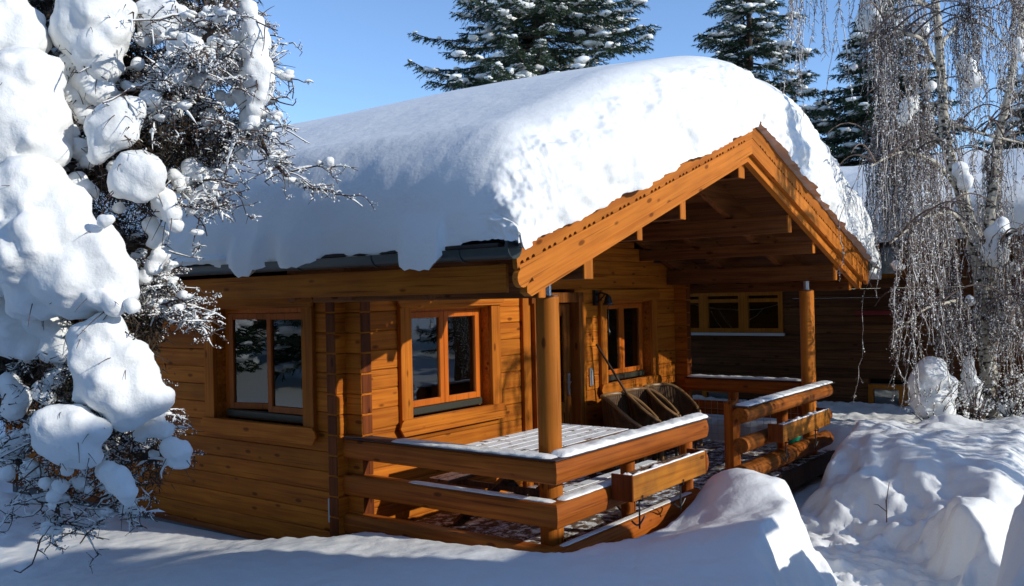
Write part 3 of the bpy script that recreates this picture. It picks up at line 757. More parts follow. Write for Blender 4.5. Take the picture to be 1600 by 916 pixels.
strip_snow('rail_snow', [(-.26, -.22, .881), (-.26, 1.35, .881)], .075, .018, 'thin frosty snow strip on the left side railing facing the garden', G, 3)
strip_snow('rail_snow', [(-.22, -.20, .882), (2.19, -.20, .882)], .078, .036, 'thick white snow strip along the front railing left of the porch entrance', G, 5)
strip_snow('rail_snow', [(3.16, -.17, .869), (5.89, -.17, .869)], .08, .022, 'thin snow strip on the front railing right of the porch entrance', G, 8)
strip_snow('rail_snow', [(5.80, .12, .88), (5.80, 1.7, .88)], .055, .03, 'narrow snow strip on the dark rear side railing of the porch', G, 11)
strip_snow('rail_snow', [(-.255, -.2, .565), (-.255, 1.2, .562)], .045, .010, 'faint snow line on the middle log of the left side railing', G, 12)
strip_snow('rail_snow', [(-.18, -.20, .565), (.9, -.20, .565)], .05, .016, 'snow line on the middle front rail log beside the corner post', G, 13)
strip_snow('rail_snow', [(-.18, -.20, .235), (1.9, -.20, .235)], .03, .006, 'snow line on the lowest front rail log near the corner post', G, 14)
strip_snow('eave_snow', [(XL - .02, 2.35, 2.37), (XL - .02, 3.2, 2.375), (XL - .02, 4.2, 2.37)], .085, .05, 'low snow ridge lying in the gutter below the roof edge', None, 21)

# ------------------------------------------------------------ planter boxes
def planter(x0, x1, zb, zt_, y0, y1, label, m=M_PLANT):
    e = empty('planter_box', (0, 0, 0)); tag(e, label, 'planter', 'wooden planter boxes hung on the front railing')
    bx('front_board', x0, x1, y0, y0 + .018, zb, zt_, m, e); bx('back_board', x0, x1, y1 - .018, y1, zb, zt_ - .03, M_DARKW, e)
    bx('end_board', x0 - .018, x0 - .001, y0 - .002, y1 + .002, zb, zt_ + .005, M_END, e); bx('end_board', x1 + .001, x1 + .018, y0 - .002, y1 + .002, zb, zt_ + .005, M_END, e)
    bx('soil', x0, x1, y0 + .019, y1 - .019, zb + .01, zt_ - .05, M_DARKW, e)
    strip_snow('snow_rim', [(x0, y0 + .01, zt_), (x1, y0 + .01, zt_)], .011, .009, None, None, x0, e)
    C = []; R = []
    for i in range(26):
        x = random.uniform(x0 + .05, x1 - .05); C.append((x, random.uniform(y0 + .04, y1 - .04), zt_ - .05)); R.append((random.uniform(.02, .06), random.uniform(.02, .05), random.uniform(.01, .045)))
    V, T = lumps(np.array(C), np.array(R)); link('soil_snow', np_mesh('soil_snow', V, None, T), M_SNOW, e)
    for i, x in enumerate((x0 + .12, x1 - .45)):
        MBld().tube([(x, y1 + .012, zb + .1), (x, y1 + .012, zb - .01), (x, y0 - .01, zb - .012), (x, y0 - .012, zb + .03)], .007, 6).build('hanger', M_IRON, e)
        MBld().tube([(x, y0 + .02, zb - .012), (x, y0 + .02, zb - .17), (x + .015, y0 + .03, zb - .23)], .008, 6).build('hanger', M_IRON, e)
        pts = [(x - .10 + .2 * k / 8, y0 + .03, zb - .15 - .05 * math.sin(math.pi * k / 8)) for k in range(9)]
        MBld().tube(pts, .007, 6).build('hanger', M_IRON, e)
    return e
planter(.40, 1.66, .47, .665, -.47, -.29, 'long yellow wooden planter box hanging on the railing left of the entrance')
planter(3.62, 5.12, .45, .635, -.43, -.27, 'planter box in tree shade hanging on the railing right of the entrance')

# ------------------------------------------------------------ picnic table
pt = empty('picnic_table', (1.2, .9, 0)); tag(pt, 'dark wooden picnic table with snowy top behind the left railing', 'table')
def pp(o): o.parent = pt; o.location = (-1.2, -.9, 0); return o
for i in range(6):
    y = .50 + i * .135; pp(bx('table_plank', .35, 2.05, y, y + .122, .70, .735, M_TABLE))
for y in (.18, 1.42):
    for k in range(2): pp(bx('bench_plank', .35, 2.05, y + k * .12 - .1, y + k * .12 + .005, .42, .455, M_TABLE))
for x in (.62, 1.72):
    for s in (-1, 1):
        pp(MBld().tube([(x + .02 * s, .9 - s * .56, .0), (x + .02 * s, .9 + s * .30, .70)], .045, 4).build('leg', M_DARKW, None))
    pp(bx('cross_beam', x - .05, x - .01, .12, 1.68, .37, .418, M_DARKW)); pp(bx('cross_beam', x - .02, x + .02, .5, 1.3, .65, .699, M_DARKW))

# ------------------------------------------------------------ wicker chairs
def ctop(a):
    a = abs(a); return .50 + .35 * (1 - sstep(45, 150, a))
def chair(loc, rz, label, cushion=False, scale=1):
    e = empty('wicker_chair', loc); e.rotation_euler[2] = rz; tag(e, label, 'chair', 'wicker tub chairs against the porch wall')
    # shell: wraps round the back, falls to the arms at the front (front = -Y)
    n, k = 48, 12; V = []
    for side in (0, 1):
        for i in range(n + 1):
            a = math.radians(-128 + 256 * i / n); c = (math.cos(a) + .62) / 1.62
            top = ctop(-128 + 256 * i / n)
            for j in range(k + 1):
                z = .12 + (top - .12) * j / k; r = .31 + .05 * (j / k) + (-.022 if side else 0)
                V.append((math.sin(a) * r * 1.02, math.cos(a) * r, z))
    f = []; st = (n + 1) * (k + 1)
    for i in range(n):
        for j in range(k):
            a = i * (k + 1) + j; f.append((a, a + k + 1, a + k + 2, a + 1)); b = a + st; f.append((b, b + 1, b + k + 2, b + k + 1))
    for i in range(n):
        a = i * (k + 1) + k; f.append((a, a + k + 1, a + k + 1 + st, a + st))
        a = i * (k + 1); f.append((a, a + st, a + k + 1 + st, a + k + 1))
    link('shell', mesh('shell', V, f, True), M_WICK, e)
    rim = []
    for i in range(n + 1):
        a = math.radians(-128 + 256 * i / n); c = (math.cos(a) + .62) / 1.62; top = ctop(-128 + 256 * i / n)
        rim.append((math.sin(a) * .35 * 1.02, math.cos(a) * .35, top))
    for s_ in (0, -1):
        x, y, z = rim[s_]; ext = [(x * .98, y - .02, z - .1), (x * .96, y - .02, .1)]
        rim = (ext[::-1] + rim) if s_ == 0 else rim + ext
    MBld().tube(rim, .021, 8).build('rim', M_RIM, e, smooth=True)
    MBld().prism([(math.sin(t) * .28, math.cos(t) * .28) for t in np.linspace(0, 2 * math.pi, 24)[:-1]], 'Z', .36, .41).build('seat', M_WICK, e)
    for x, y in ((-.2, -.2), (.2, -.2), (-.18, .2), (.18, .2)): MBld().tube([(x, y, 0), (x, y, .37)], .018, 8).build('leg', M_WICK, e)
    if cushion:
        Vc, Tc = lumps(np.array([(0, .0, 0)]), np.array([(1, 1, 1)]), 3, .05)
        Vc = np.sign(Vc) * np.abs(Vc)**.6 * np.array([.22, .06, .22]); 
        c_, s_ = math.cos(.5), math.sin(.5); Vc = np.stack([(Vc[:, 0] * c_ - Vc[:, 2] * s_) * .8 + .33, Vc[:, 1] + .30, (Vc[:, 0] * s_ + Vc[:, 2] * c_) * .7 + .60], 1)
        link('cushion', np_mesh('cushion', Vc, None, Tc), M_CUSH, e)
    return e
chair((3.58, 1.32, 0), .15, 'nearest wicker tub chair, beside the leaning broom')
chair((4.14, 1.36, 0), .05, 'middle wicker tub chair below the porch window')
chair((4.70, 1.38, 0), -.05, 'farthest wicker tub chair with pale cushion near the dark railing', True)

# ------------------------------------------------------------ broom, bell, thermometer, bucket
br = empty('broom', (3.98, 1.2, 0)); tag(br, 'long handled broom leaning against the wall beside the door', 'broom')
a, b = Vector((-.32, .64, 1.44)), Vector((0, 0, .22))
MBld().tube([a, b], .014, 10).build('handle', M_DARKW, br, smooth=True)
MBld().add([(-.14, -.03, .17), (.14, -.03, .17), (.14, .03, .17), (-.14, .03, .17), (-.13, -.025, .23), (.13, -.025, .23), (.13, .025, .23), (-.13, .025, .23)], [(0,3,2,1),(4,5,6,7),(0,1,5,4),(1,2,6,5),(2,3,7,6),(3,0,4,7)]).build('head', M_DARKW, br, bevel=.008)
bm_ = MBld()
for i in range(40):
    x = -.13 + .26 * (i % 20) / 19; y = -.015 + .03 * (i // 20); bm_.tube([(x, y, .175), (x * 1.15, y * 1.6, .015)], .004, 3)
bm_.build('bristles', M_WICK, br)
bell = empty('wall_bell', (3.72, 1.84, 2.02)); tag(bell, 'black iron bell with chain on the wall right of the door', 'bell')
MBld().tube([(0, .03, 0), (0, -.05, .03), (0, -.14, .0)], .012, 8).tube([(0, .03, -.09), (0, -.04, -.05), (0, -.1, .01)], .009, 8).box(-.03, .03, .02, .055, -.12, .06).build('bracket', M_IRON, bell)
pr = [(.012, -.0), (.03, -.012), (.042, -.045), (.05, -.085), (.072, -.12), (.066, -.12)]
vv = []; ff = []
for (r, z) in pr:
    for k in range(18): vv.append((r * math.cos(k * math.pi / 9), -.14 + r * math.sin(k * math.pi / 9), z))
for i in range(len(pr) - 1):
    for k in range(18): ff.append((i*18+k, i*18+(k+1)%18, (i+1)*18+(k+1)%18, (i+1)*18+k))
link('bell_cup', mesh('bell_cup', vv, ff, True), M_IRON, bell)
ch = MBld()
for k in range(14): ch.tube([(0, -.14 + (.004 if k % 2 else -.004), -.12 - k * .02), (0, -.14, -.142 - k * .02)], .005, 5)
ch.tube([(0, -.14, -.40), (0, -.14, -.44), (0, -.14, -.47)], [.008, .022, .010], 10)
ch.build('chain', M_IRON, bell)
th = empty('wall_thermometer', (3.60, 1.885, 1.05)); tag(th, 'small silver thermometer on the wall beside the broom handle', 'thermometer')
MBld().box(-.03, .03, -.01, .012, -.11, .11).build('plate', M_STEEL, th, bevel=.006); MBld().tube([(0, -.018, -.09), (0, -.018, .08)], .008, 8).build('tube', M_GREY, th)
bk = empty('green_bucket', (5.12, .08, 0)); tag(bk, 'green plastic bucket standing behind the right hand railing', 'bucket')
def lathe(prof, n=28, c=(0, 0)):
    v = []; f = []
    for (r, z) in prof:
        for k in range(n): v.append((c[0] + r * math.cos(2*math.pi*k/n), c[1] + r * math.sin(2*math.pi*k/n), z))
    for i in range(len(prof) - 1):
        for k in range(n): f.append((i*n+k, i*n+(k+1)%n, (i+1)*n+(k+1)%n, (i+1)*n+k))
    f.append(tuple(range(n))[::-1]); return mesh('lathe', v, f, True)
link('pail', lathe([(.11, .0), (.115, .01), (.145, .27), (.155, .275), (.155, .295), (.14, .295), (.135, .27), (.1, .02)]), M_GREEN, bk)
MBld().tube([(-.15, 0, .27), (-.13, .02, .36), (0, .03, .43), (.13, .02, .36), (.15, 0, .27)], .008, 8).build('handle', M_GREEN, bk, smooth=True)
MBld().tube([(.13, -.05, .2), (.2, -.1, .3), (.24, -.14, .36)], [.03, .02, .03], 10).build('spout', M_GREEN, bk, smooth=True)

# ------------------------------------------------------------ neighbour's log house (wall parallel to the cabin's side)
XN = 9.0
def on_nb(px, py, x=XN):
    d = CAM_R @ np.array([(px - 800) / F, -(py - 458) / F, -1.0]); t = (x - CAM_C[0]) / d[0]; p = CAM_C + d * t; return p[1], p[2]
nb = empty('neighbour_house', (XN, 2, 0)); tag(nb, 'dark brown log house with snowy roof behind the cabin and birch', 'house')
def np_(o): o.parent = nb; o.location = (-XN, -2, 0); return o
Y0N, Y1N = -4.6, 7.5
NW = []
def nwin(px0, py0, px1, py1):
    ya, za = on_nb(px0, py0); yb, zb = on_nb(px1, py1); return (yb, ya, zb, za)
w1 = nwin(1060, 458, 1224, 520); w2 = nwin(1357, 600, 1462, 652); w3 = nwin(1366, 372, 1418, 434); w4 = nwin(1098, 606, 1150, 640); w5 = nwin(1520, 400, 1572, 470)
wins = [w1, w2, w3, w4, w5]
ztop = on_nb(1420, 352)[1]
z = -.35; k = 0
while z < ztop:
    z1 = z + .14; segs = [(Y0N, Y1N)]
    for (a, b, c, d) in wins:
        if z1 - .03 > c and z + .03 < d:
            ns = []
            for s0, s1 in segs:
                if a > s0 and b < s1: ns += [(s0, a), (b, s1)]
                else: ns.append((s0, s1))
            segs = ns
    for s0, s1 in segs: np_(prof_log('log', 'Y', s0, s1, XN + .07, z, z1, .14, M_NBR if (z > 9) else M_NB['Y'], None, .025))
    z = z1
for yy, s in ((Y0N - .0, 1), (Y1N, 1)):
    z = -.35
    while z < ztop: np_(prof_log('log', 'X', XN - .02, XN + 7, yy, z, z + .14, .14, M_NB['X'], None, .025)); z += .14
for i, (a, b, c, d) in enumerate(wins):
    fr = MBld(); ft = .07
    for q in ((a, a + ft, c, d), (b - ft, b, c, d), (a + ft, b - ft, d - ft, d), (a + ft, b - ft, c, c + ft)): fr.box(XN - .03, XN + .06, q[0], q[1], q[2], q[3])
    if i == 0:
        for px in (1100, 1162):
            ym = on_nb(px, 490)[0]; fr.box(XN - .034, XN + .058, ym - .08, ym + .08, c + ft, d - ft)
        zm = on_nb(1150, 470)[1]; fr.box(XN - .02, XN + .05, a + ft, b - ft, zm - .03, zm + .03)
    elif i == 1:
        ym = on_nb(1412, 620)[0]; fr.box(XN - .034, XN + .058, ym - .06, ym + .06, c + ft, d - ft)
    w = np_(fr.build('window', M_NFR, None))
    o = bx('pane', XN + .02, XN + .025, a + .02, b - .02, c + .02, d - .02, M_GLASS, None, 0); o.parent = w
    if i in (1, 2, 3):
        o = bx('curtain', XN + .10, XN + .11, a, b, c, d, M_CURT, None, 0); o.parent = w
    elif i == 0:
        cu = MBld()
        for (pa, pb) in (((1075, 475), (1155, 485)), ((1155, 485), (1215, 476)), ((1108, 486), (1124, 512)), ((1120, 484), (1140, 512)), ((1190, 482), (1168, 500))):
            A = on_nb(*pa); B_ = on_nb(*pb); m_ = ((A[0] + B_[0]) / 2, (A[1] + B_[1]) / 2 - .03)
            cu.tube([(XN + .08, *A), (XN + .08, *m_), (XN + .08, *B_)], .009, 5)
        o = cu.build('curtain_cord', M_CURT, None); o.parent = w
    o = bx('window_sill', XN - .10, XN - .031, a - .04, b + .04, c - .05, c - .005, M_GREY if i == 0 else M_NB['Y'], None, 0); o.parent = w
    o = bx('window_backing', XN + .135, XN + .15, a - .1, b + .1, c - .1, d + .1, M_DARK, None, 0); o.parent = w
ya, za = on_nb(1425, 452); yb, zb = on_nb(1345, 490)
np_(bx('balcony_ledge', XN - .25, XN - .01, ya - .15, yb, zb - .02, zb + .05, M_RED))
ya, za = on_nb(1618, 400); yb, zb = on_nb(1586, 475)
np_(bx('shutter', XN - .05, XN - .01, ya, yb, zb, za, M_RED))
# roof and snow of the neighbour
ze = ztop + .02; yA, yB = Y0N - .6, Y1N + .6; sl_ = .30
np_(MBld().prism([(XN - .9, ze - .25), (XN + 3.6, ze - .25 + 4.5 * sl_), (XN + 8, ze - .25), (XN + 8, ze - .13), (XN + 3.6, ze - .13 + 4.5 * sl_), (XN - .9, ze - .13)], 'Y', yA, yB).build('roof', M_NBR, None))
np_(bx('fascia_board', XN - .93, XN - .90, yA, yB, ze - .30, ze - .08, M_NBR))
def slab_snow(name, x0, x1, y0, y1, zf, T, label, par=None, nu=120, nv=160, seed=0):
    def ed(n, lo, hi, r):
        th = np.linspace(-.2, np.pi / 2, n // 4); a = lo + r * (1 - np.cos(th)); b = hi - r * (1 - np.cos(th[::-1]))
        mid = np.linspace(a[-1], b[0], n - 2 * len(th) + 2)[1:-1]
        return np.concatenate([a, mid, b]), np.concatenate([np.sin(th), np.ones(len(mid)), np.sin(th[::-1])])
    X, hx = ed(nu, x0, x1, T * .9); Y, hy = ed(nv, y0, y1, T * .9); XX, YY = np.meshgrid(X, Y, indexing='ij'); A, B_ = np.meshgrid(hx, hy, indexing='ij')
    Z = zf(XX) + T * np.sign(A) * np.abs(A)**.7 * np.clip(B_, 0, 1)**.7
    P = np.stack([XX, YY, Z], -1); P[..., 2] += noise(P * 1.1 + seed) * .07 + noise(P * 3 + seed) * .02
    o = link(name, np_mesh(name, P.reshape(-1, 3), grid_faces(len(X), len(Y))), M_SNOW, par)
    if label: tag(o, label, 'snow')
    return o
slab_snow('roof_snow', XN - 1.05, XN + 8.1, yA - .1, yB + .1, lambda x: ze - .14 + sl_ * (4.5 - np.sqrt((x - XN - 3.6)**2 + .1)), .36, 'snow layer on the roof of the brown log house behind the birch')

# ------------------------------------------------------------ added unseen houses, shaped so their shade falls on the foreground snow
def shade_house(name, x0, x1, y0, y1, zr, label):
    e = empty(name, ((x0 + x1) / 2, (y0 + y1) / 2, 0)); tag(e, label, 'house'); cx, cy = (x0 + x1) / 2, (y0 + y1) / 2
    def pz(o): o.parent = e; o.location = (-cx, -cy, 0); return o
    ym = (y0 + y1) / 2; h = (y1 - y0) / 2; zw = zr - .4 - .45 * h
    z = -.5
    while z < zw:
        for yy in (y0 + .4, y1 - .4): pz(prof_log('log', 'X', x0 + .3, x1 - .3, yy, z, z + .2, .16, M_NB['X'], None, .03))
        for xx in (x0 + .4, x1 - .4): pz(prof_log('log', 'Y', y0 + .3, y1 - .3, xx, z, z + .2, .16, M_NB['Y'], None, .03))
        z += .2
    for xx in (x0 + .4, x1 - .4): pz(MBld().prism([(y0 + .35, zw), (y1 - .35, zw), (ym, zr - .45)], 'X', xx - .07, xx + .07).build('gable', M_NB['Z'], None))
    pz(MBld().prism([(y0, zw - .1), (ym, zr - .36), (y1, zw - .1), (y1, zw), (ym, zr - .26), (y0, zw)], 'X', x0, x1).build('roof', M_TILE, None))
    w = pz(bx('window', (x0 + x1) / 2 - .6, (x0 + x1) / 2 + .6, y1 - .34, y1 - .28, 1.0, 2.0, M_NFR)); p = bx('pane', cx - .5, cx + .5, y1 - .28, y1 - .27, 1.1, 1.9, M_GLASS, None, 0); p.parent = w
    V = []; n = 40
    Xs = np.linspace(x0 - .1, x1 + .1, 60); Ys = np.linspace(y0 - .1, y1 + .1, 50); XX, YY = np.meshgrid(Xs, Ys, indexing='ij')
    ed = np.minimum(np.minimum(XX - x0 + .1, x1 + .1 - XX), np.minimum(YY - y0 + .1, y1 + .1 - YY)); T = .3 * np.clip(ed / .3, 0, 1)**.4
    Z = zr - .28 - .45 * (np.abs(YY - ym)) + T; P = np.stack([XX, YY, Z + .03 * noise(np.stack([XX, YY, Z], -1) * 1.5)], -1)
    link('snow_cover', np_mesh('snow_cover', P.reshape(-1, 3), grid_faces(60, 50)), M_SNOW, e).location = (-cx, -cy, 0)
shade_house('neighbour_house', -9.5, 1.24, -13.8, -8.0, 6.38, 'added unseen log house with snowy roof that shades the foreground snow')  # added shade caster, never in view
shade_house('shade_shed', -2.6, 1.73, -7.6, -5.0, 2.95, 'added unseen log shed with snowy roof that shades the snow by the path')

# ------------------------------------------------------------ vegetation builders
def norm(v): v = np.asarray(v, float); return v / (np.linalg.norm(v, axis=-1, keepdims=True) + 1e-9)
def spruce(base, H, rad, label, seed, zmin=0, snow=1.0, nwh=34, density=1.0):
    r_ = np.random.default_rng(seed); e = empty('spruce_tree', tuple(base)); tag(e, label, 'tree', 'snowy spruces')
    MBld().tube([(0, 0, 0), (0, 0, H * .5), (0, 0, H)], [H * .018, H * .011, .02], 10).build('trunk', M_BARK, e, smooth=True)
    bP = []; bR = []; nC = []; nD = []; sC = []; sR = []
    tw = []
    for i in range(nwh):
        fz = (i + .5) / nwh; z = zmin + (H - zmin) * fz; Rr = rad * (1 - fz)**.85 * (H / max(H - zmin * .0, 1e-3)) + .15
        nb_ = int((7 + 3 * (1 - fz)) * density)
        for k in range(nb_):
            az = r_.uniform(0, 2 * np.pi); L = Rr * r_.uniform(.65, 1.12); K = 9; t = np.linspace(0, 1, K)
            dr = r_.uniform(.15, .42) * L; up = r_.uniform(-.05, .15) * L
            rr = t * L; zz_ = z + up * t - dr * t**1.3 + .16 * L * t**4 + r_.uniform(-.15, .15)
            P = np.stack([np.cos(az) * rr, np.sin(az) * rr, zz_], 1) + noise(np.stack([t * 3 + i, t * 0 + k, t * 0], 1))[:, None] * .04 * L
            bP.append(P); bR.append(.012 + .03 * (1 - t) * L / 3)
            perp = np.array([-np.sin(az), np.cos(az), 0]); out = np.array([np.cos(az), np.sin(az), 0])
            m_ = max(6, int(L * 13))
            for q in range(m_):
                tt = .10 + .90 * (q + r_.uniform(0, 1)) / m_; c = np.array([np.interp(tt, t, P[:, a]) for a in range(3)])
                for s in (-1, 1):
                    l = (.16 + .34 * L * .35 * (1 - tt) + .06) * r_.uniform(.7, 1.2); l = min(l, .65)
                    d = norm(out * r_.uniform(.5, .9) + perp * s * r_.uniform(.6, 1) + np.array([0, 0, r_.uniform(-.75, -.15)]))
                    tw.append((c, c + d * l))
            ns = max(1, int(L * 3.2 * snow))
            for q in range(ns):
                tt = r_.uniform(.35, 1.0); c = np.array([np.interp(tt, t, P[:, a]) for a in range(3)])
                w = r_.uniform(.07, .20) * (1.35 - tt * .5)
                c = c + perp * r_.uniform(-.25, .25) * L * .35 * (1 - tt * .6); c[2] += w * .18 
                sC.append(c); sR.append((w * r_.uniform(.8, 1.5), w * r_.uniform(.8, 1.5), w * r_.uniform(.35, .6)))
    bP = np.array(bP); bR = np.array(bR); V, Q = tubes_np(bP, bR, 4); o = link('branches', np_mesh('branches', V, Q), M_BARK, e); o['kind'] = 'stuff'
    A = np.array([a for a, b in tw]); B_ = np.array([b for a, b in tw]); n = len(A); NN = 22
    t = r_.uniform(0.02, 1.05, (n, NN, 1)); C = A[:, None] * (1 - t) + B_[:, None] * t
    d = norm(B_ - A)[:, None]; rn = norm(r_.normal(size=(n, NN, 3))); nd = norm(d * .9 + rn * .8 + np.array([0, 0, -.15])); L = r_.uniform(.06, .11, (n, NN, 1))
    wv = norm(np.cross(nd, rn)) * .011
    V = np.stack([C - wv, C + wv, C + nd * L], 2).reshape(-1, 3); T = np.arange(len(V)).reshape(-1, 3)
    o = link('needles', np_mesh('needles', V, None, T, False), M_NEEDLE, e); o['kind'] = 'stuff'
    # snow also dusted along twigs
    idx = r_.random(n) < .30 * snow; C2 = (A[idx] * .45 + B_[idx] * .55); C2[:, 2] += .02
    dd = np.abs(norm(B_[idx] - A[idx])); Rr = np.stack([.02 + .07 * dd[:, 0], .02 + .07 * dd[:, 1], np.full(len(C2), .022)], 1) * r_.uniform(.6, 1.4, (len(C2), 1))
    V1, T1 = lumps(np.array(sC), np.array(sR), 2, .45, 1.6); V2 = (C2[:, None] + _OCT[None] * Rr[:, None]).reshape(-1, 3); T2 = (_OF[None] + 6 * np.arange(len(C2))[:, None, None]).reshape(-1, 3)
    o = link('branch_snow', np_mesh('branch_snow', np.concatenate([V1, V2]), None, np.concatenate([T1, T2 + len(V1)])), M_SNOW, e); o['kind'] = 'stuff'
    return e
def base_of(px, d, z=.5):
    p = at(px, 458, d); return (p[0], p[1], z)
spruce(base_of(850, 26), 16.2, 4.6, 'big dark spruce with snowy boughs rising behind the middle of the roof', 1, zmin=5.0, snow=.5, nwh=26, density=1.7)
spruce(base_of(1180, 27), 12.6, 3.1, 'smaller snowy spruce rising behind the roof peak', 2, zmin=4.5, snow=.6, nwh=22, density=1.35)
spruce(base_of(1385, 24), 9.5, 3.0, 'dark spruce standing behind the hanging birch twigs', 3, zmin=3, snow=.35, nwh=20, density=1.7)
spruce(base_of(1655, 22), 8.5, 2.6, 'snowy spruce cut by the right edge of the photo', 4, zmin=2.5, snow=1.0, nwh=16)

# weeping birch -----------------------------------------------
def birch(base, pts, name_label, seed, limbs, nstrand, label):
    r_ = np.random.default_rng(seed); e = empty('weeping_birch', tuple(base)); tag(e, label, 'tree')
    b = np.array(base)
    def tube(name, P, R, m=M_BIRCH, n=12):
        P = np.array(P) - b; tt = np.linspace(0, 1, 40); s = np.linspace(0, 1, len(P)); C = np.stack([np.interp(tt, s, P[:, k]) for k in range(3)], 1)
        for _ in range(6): C[1:-1] = (C[:-2] + C[1:-1] * 2 + C[2:]) / 4
        C += noise(C * 1.7)[:, None] * .03
        return MBld().tube([tuple(c) for c in C], list(np.interp(tt, np.linspace(0, 1, len(R)), R)), n).build(name, m, e, smooth=True), C + b
    tubes = [tube('trunk', *pts)[1]]
    for (P, R) in limbs: tubes.append(tube('limb', P, R, M_BIRCH, 8)[1])
    return e, tubes, b
bd = 11.6
tb = at(1548, 655, bd); tbz = gz(tb[0], tb[1]) - .1; base = (tb[0], tb[1], tbz)
P1 = [tb * [1, 1, 0] + [0, 0, tbz], at(1542, 520, bd), at(1528, 400, bd), at(1505, 310, bd), at(1480, 235, bd), at(1474, 170, bd), at(1470, 90, bd), at(1462, 0, bd), at(1450, -140, bd), at(1445, -330, bd)]
R1 = [.11, .10, .09, .08, .07, .06, .055, .05, .04, .02]
A_ = lambda *a: [at(px, py, bd + d) for px, py, d in a]
limbs = [
 (A_((1548, 560, 0), (1552, 430, .1), (1548, 340, .2), (1556, 240, .3), (1578, 130, .3), (1600, 20, .3), (1625, -120, .3)), [.075, .07, .065, .055, .05, .045, .02]),
 (A_((1474, 188, 0), (1510, 202, -.1), (1560, 216, .1), (1600, 225, .3)), [.04, .03, .02, .01]),
 (A_((1464, 15, 0), (1440, 5, 0), (1380, -20, -.3), (1310, -45, -.6), (1245, -20, -.9)), [.035, .03, .025, .02, .01]),
 (A_((1455, -100, 0), (1400, -190, .2), (1330, -220, .4), (1270, -170, .6)), [.03, .03, .02, .01]),
 (A_((1450, -150, 0), (1500, -230, .3), (1560, -220, .3), (1620, -150, .3)), [.03, .03, .02, .01]),
 (A_((1476, 130, 0), (1440, 60, -.5), (1400, 45, -.9), (1350, 70, -1.2)), [.03, .025, .015, .01]),
 (A_((1500, 300, 0), (1460, 250, -.5), (1410, 235, -.9), (1360, 260, -1.3)), [.03, .025, .015, .01]),
 (A_((1525, 390, 0), (1490, 330, -.6), (1440, 340, -1.0), (1390, 380, -1.3)), [.03, .025, .015, .01]),
 (A_((1532, 440, 0), (1570, 370, -.4), (1610, 350, -.8), (1660, 380, -1.)), [.03, .025, .015, .01]),
 (A_((1540, 510, 0), (1500, 470, -.7), (1450, 480, -1.0), (1400, 520, -1.2)), [.025, .02, .015, .01]),
 (A_((1470, 70, 0), (1500, 30, .4), (1540, 40, .8), (1580, 80, 1.0)), [.025, .02, .015, .01]),
 (A_((1474, 160, 0), (1440, 165, .4), (1400, 190, .8), (1365, 240, 1.0)), [.025, .02, .015, .01]),
 (A_((1455, -60, 0), (1480, -120, -.6), (1530, -110, -1.1), (1590, -60, -1.3)), [.025, .02, .015, .01]),
]
be, btubes, bb = birch(base, (P1, R1), '', 5, limbs, 0, 'weeping birch with frosted hanging twigs at the right of the cabin')
def strands(limb_pts, n, Lr, seed, b, spread=.35, stiff=.5):
    """fine side shoots that leave the limbs and hang straight down"""
    r_ = np.random.default_rng(seed); K = 20; P = np.zeros((n, K, 3)); src = limb_pts[r_.integers(0, len(limb_pts), n)]
    az = r_.uniform(0, 2 * np.pi, n); hr = r_.uniform(.05, spread, n); L = r_.uniform(*Lr, n); t = np.linspace(0, 1, K)
    for k in range(K):
        tt = t[k]; g = 1 - np.exp(-tt * 7)
        P[:, k, 0] = src[:, 0] + np.cos(az) * hr * g; P[:, k, 1] = src[:, 1] + np.sin(az) * hr * g
        P[:, k, 2] = src[:, 2] + .22 * hr * np.sin(min(1, tt * 5) * np.pi) - L * np.clip(tt - .06, 0, 1)
    w = noise(P * np.array([1, 1, 1.8]) + 3)[..., None] * .11 + noise(P * 6)[..., None] * .028
    P += w * np.stack([np.cos(az), np.sin(az), az * 0], 1)[:, None]
    ln = r_.normal(0, .07, (n, 2)); P[..., 0] += ln[:, :1] * t[None] * L[:, None]; P[..., 1] += ln[:, 1:] * t[None] * L[:, None]
    P[..., :2] += (noise(P * 11 + 5) * .014)[..., None]
    return P
src = []
for i, C in enumerate(btubes[1:]):
    src.append(C[6:] if i != 0 else C[18:])
src = np.concatenate(src)
SP = strands(src, 750, (.5, 2.3), 11, bb, .5)
# a second set: secondary branches fanning off first, giving the strands a wider start
r2 = np.random.default_rng(12)
sec = []
for _ in range(110):
    s_ = src[r2.integers(0, len(src))]; a = r2.uniform(0, 2 * np.pi); l = r2.uniform(.3, 1.0); t = np.linspace(0, 1, 8)
    sec.append(np.stack([s_[0] + np.cos(a) * l * t, s_[1] + np.sin(a) * l * t, s_[2] + .35 * l * np.sin(t * 2.4) - .15 * l * t * t], 1))
sec = np.array(sec); V, Q = tubes_np(sec - bb, np.broadcast_to(np.linspace(.014, .006, 8), (len(sec), 8)), 5)
o = link('branchlets', np_mesh('branchlets', V, Q), M_BTWIG, be); o['kind'] = 'stuff'
r6 = np.random.default_rng(14); allp = np.concatenate([sec.reshape(-1, 3), src[::2]]); cl = allp[r6.integers(0, len(allp), 74)]
SP2 = []
for i_, c_ in enumerate(cl):
    n_ = int(r6.uniform(8, 26)); q_ = strands(c_[None] + r6.normal(0, .05, (6, 3)), n_, (.5 + r6.uniform(0, .6), r6.uniform(1.4, 2.7)), 200 + i_, bb, r6.uniform(.08, .26)); SP2.append(q_)
SPa = np.concatenate([SP[:220]] + SP2)
q_ = (SPa[:, 0] - CAM_C) @ CAM_R; px_ = 800 + F * q_[:, 0] / -q_[:, 2]; py_ = 458 - F * q_[:, 1] / -q_[:, 2]   # few shoots leave the near side of the stem
tx_ = np.interp(py_, [-140, 0, 170, 300, 400, 520, 655], [1450, 1462, 1474, 1503, 1528, 1542, 1548])
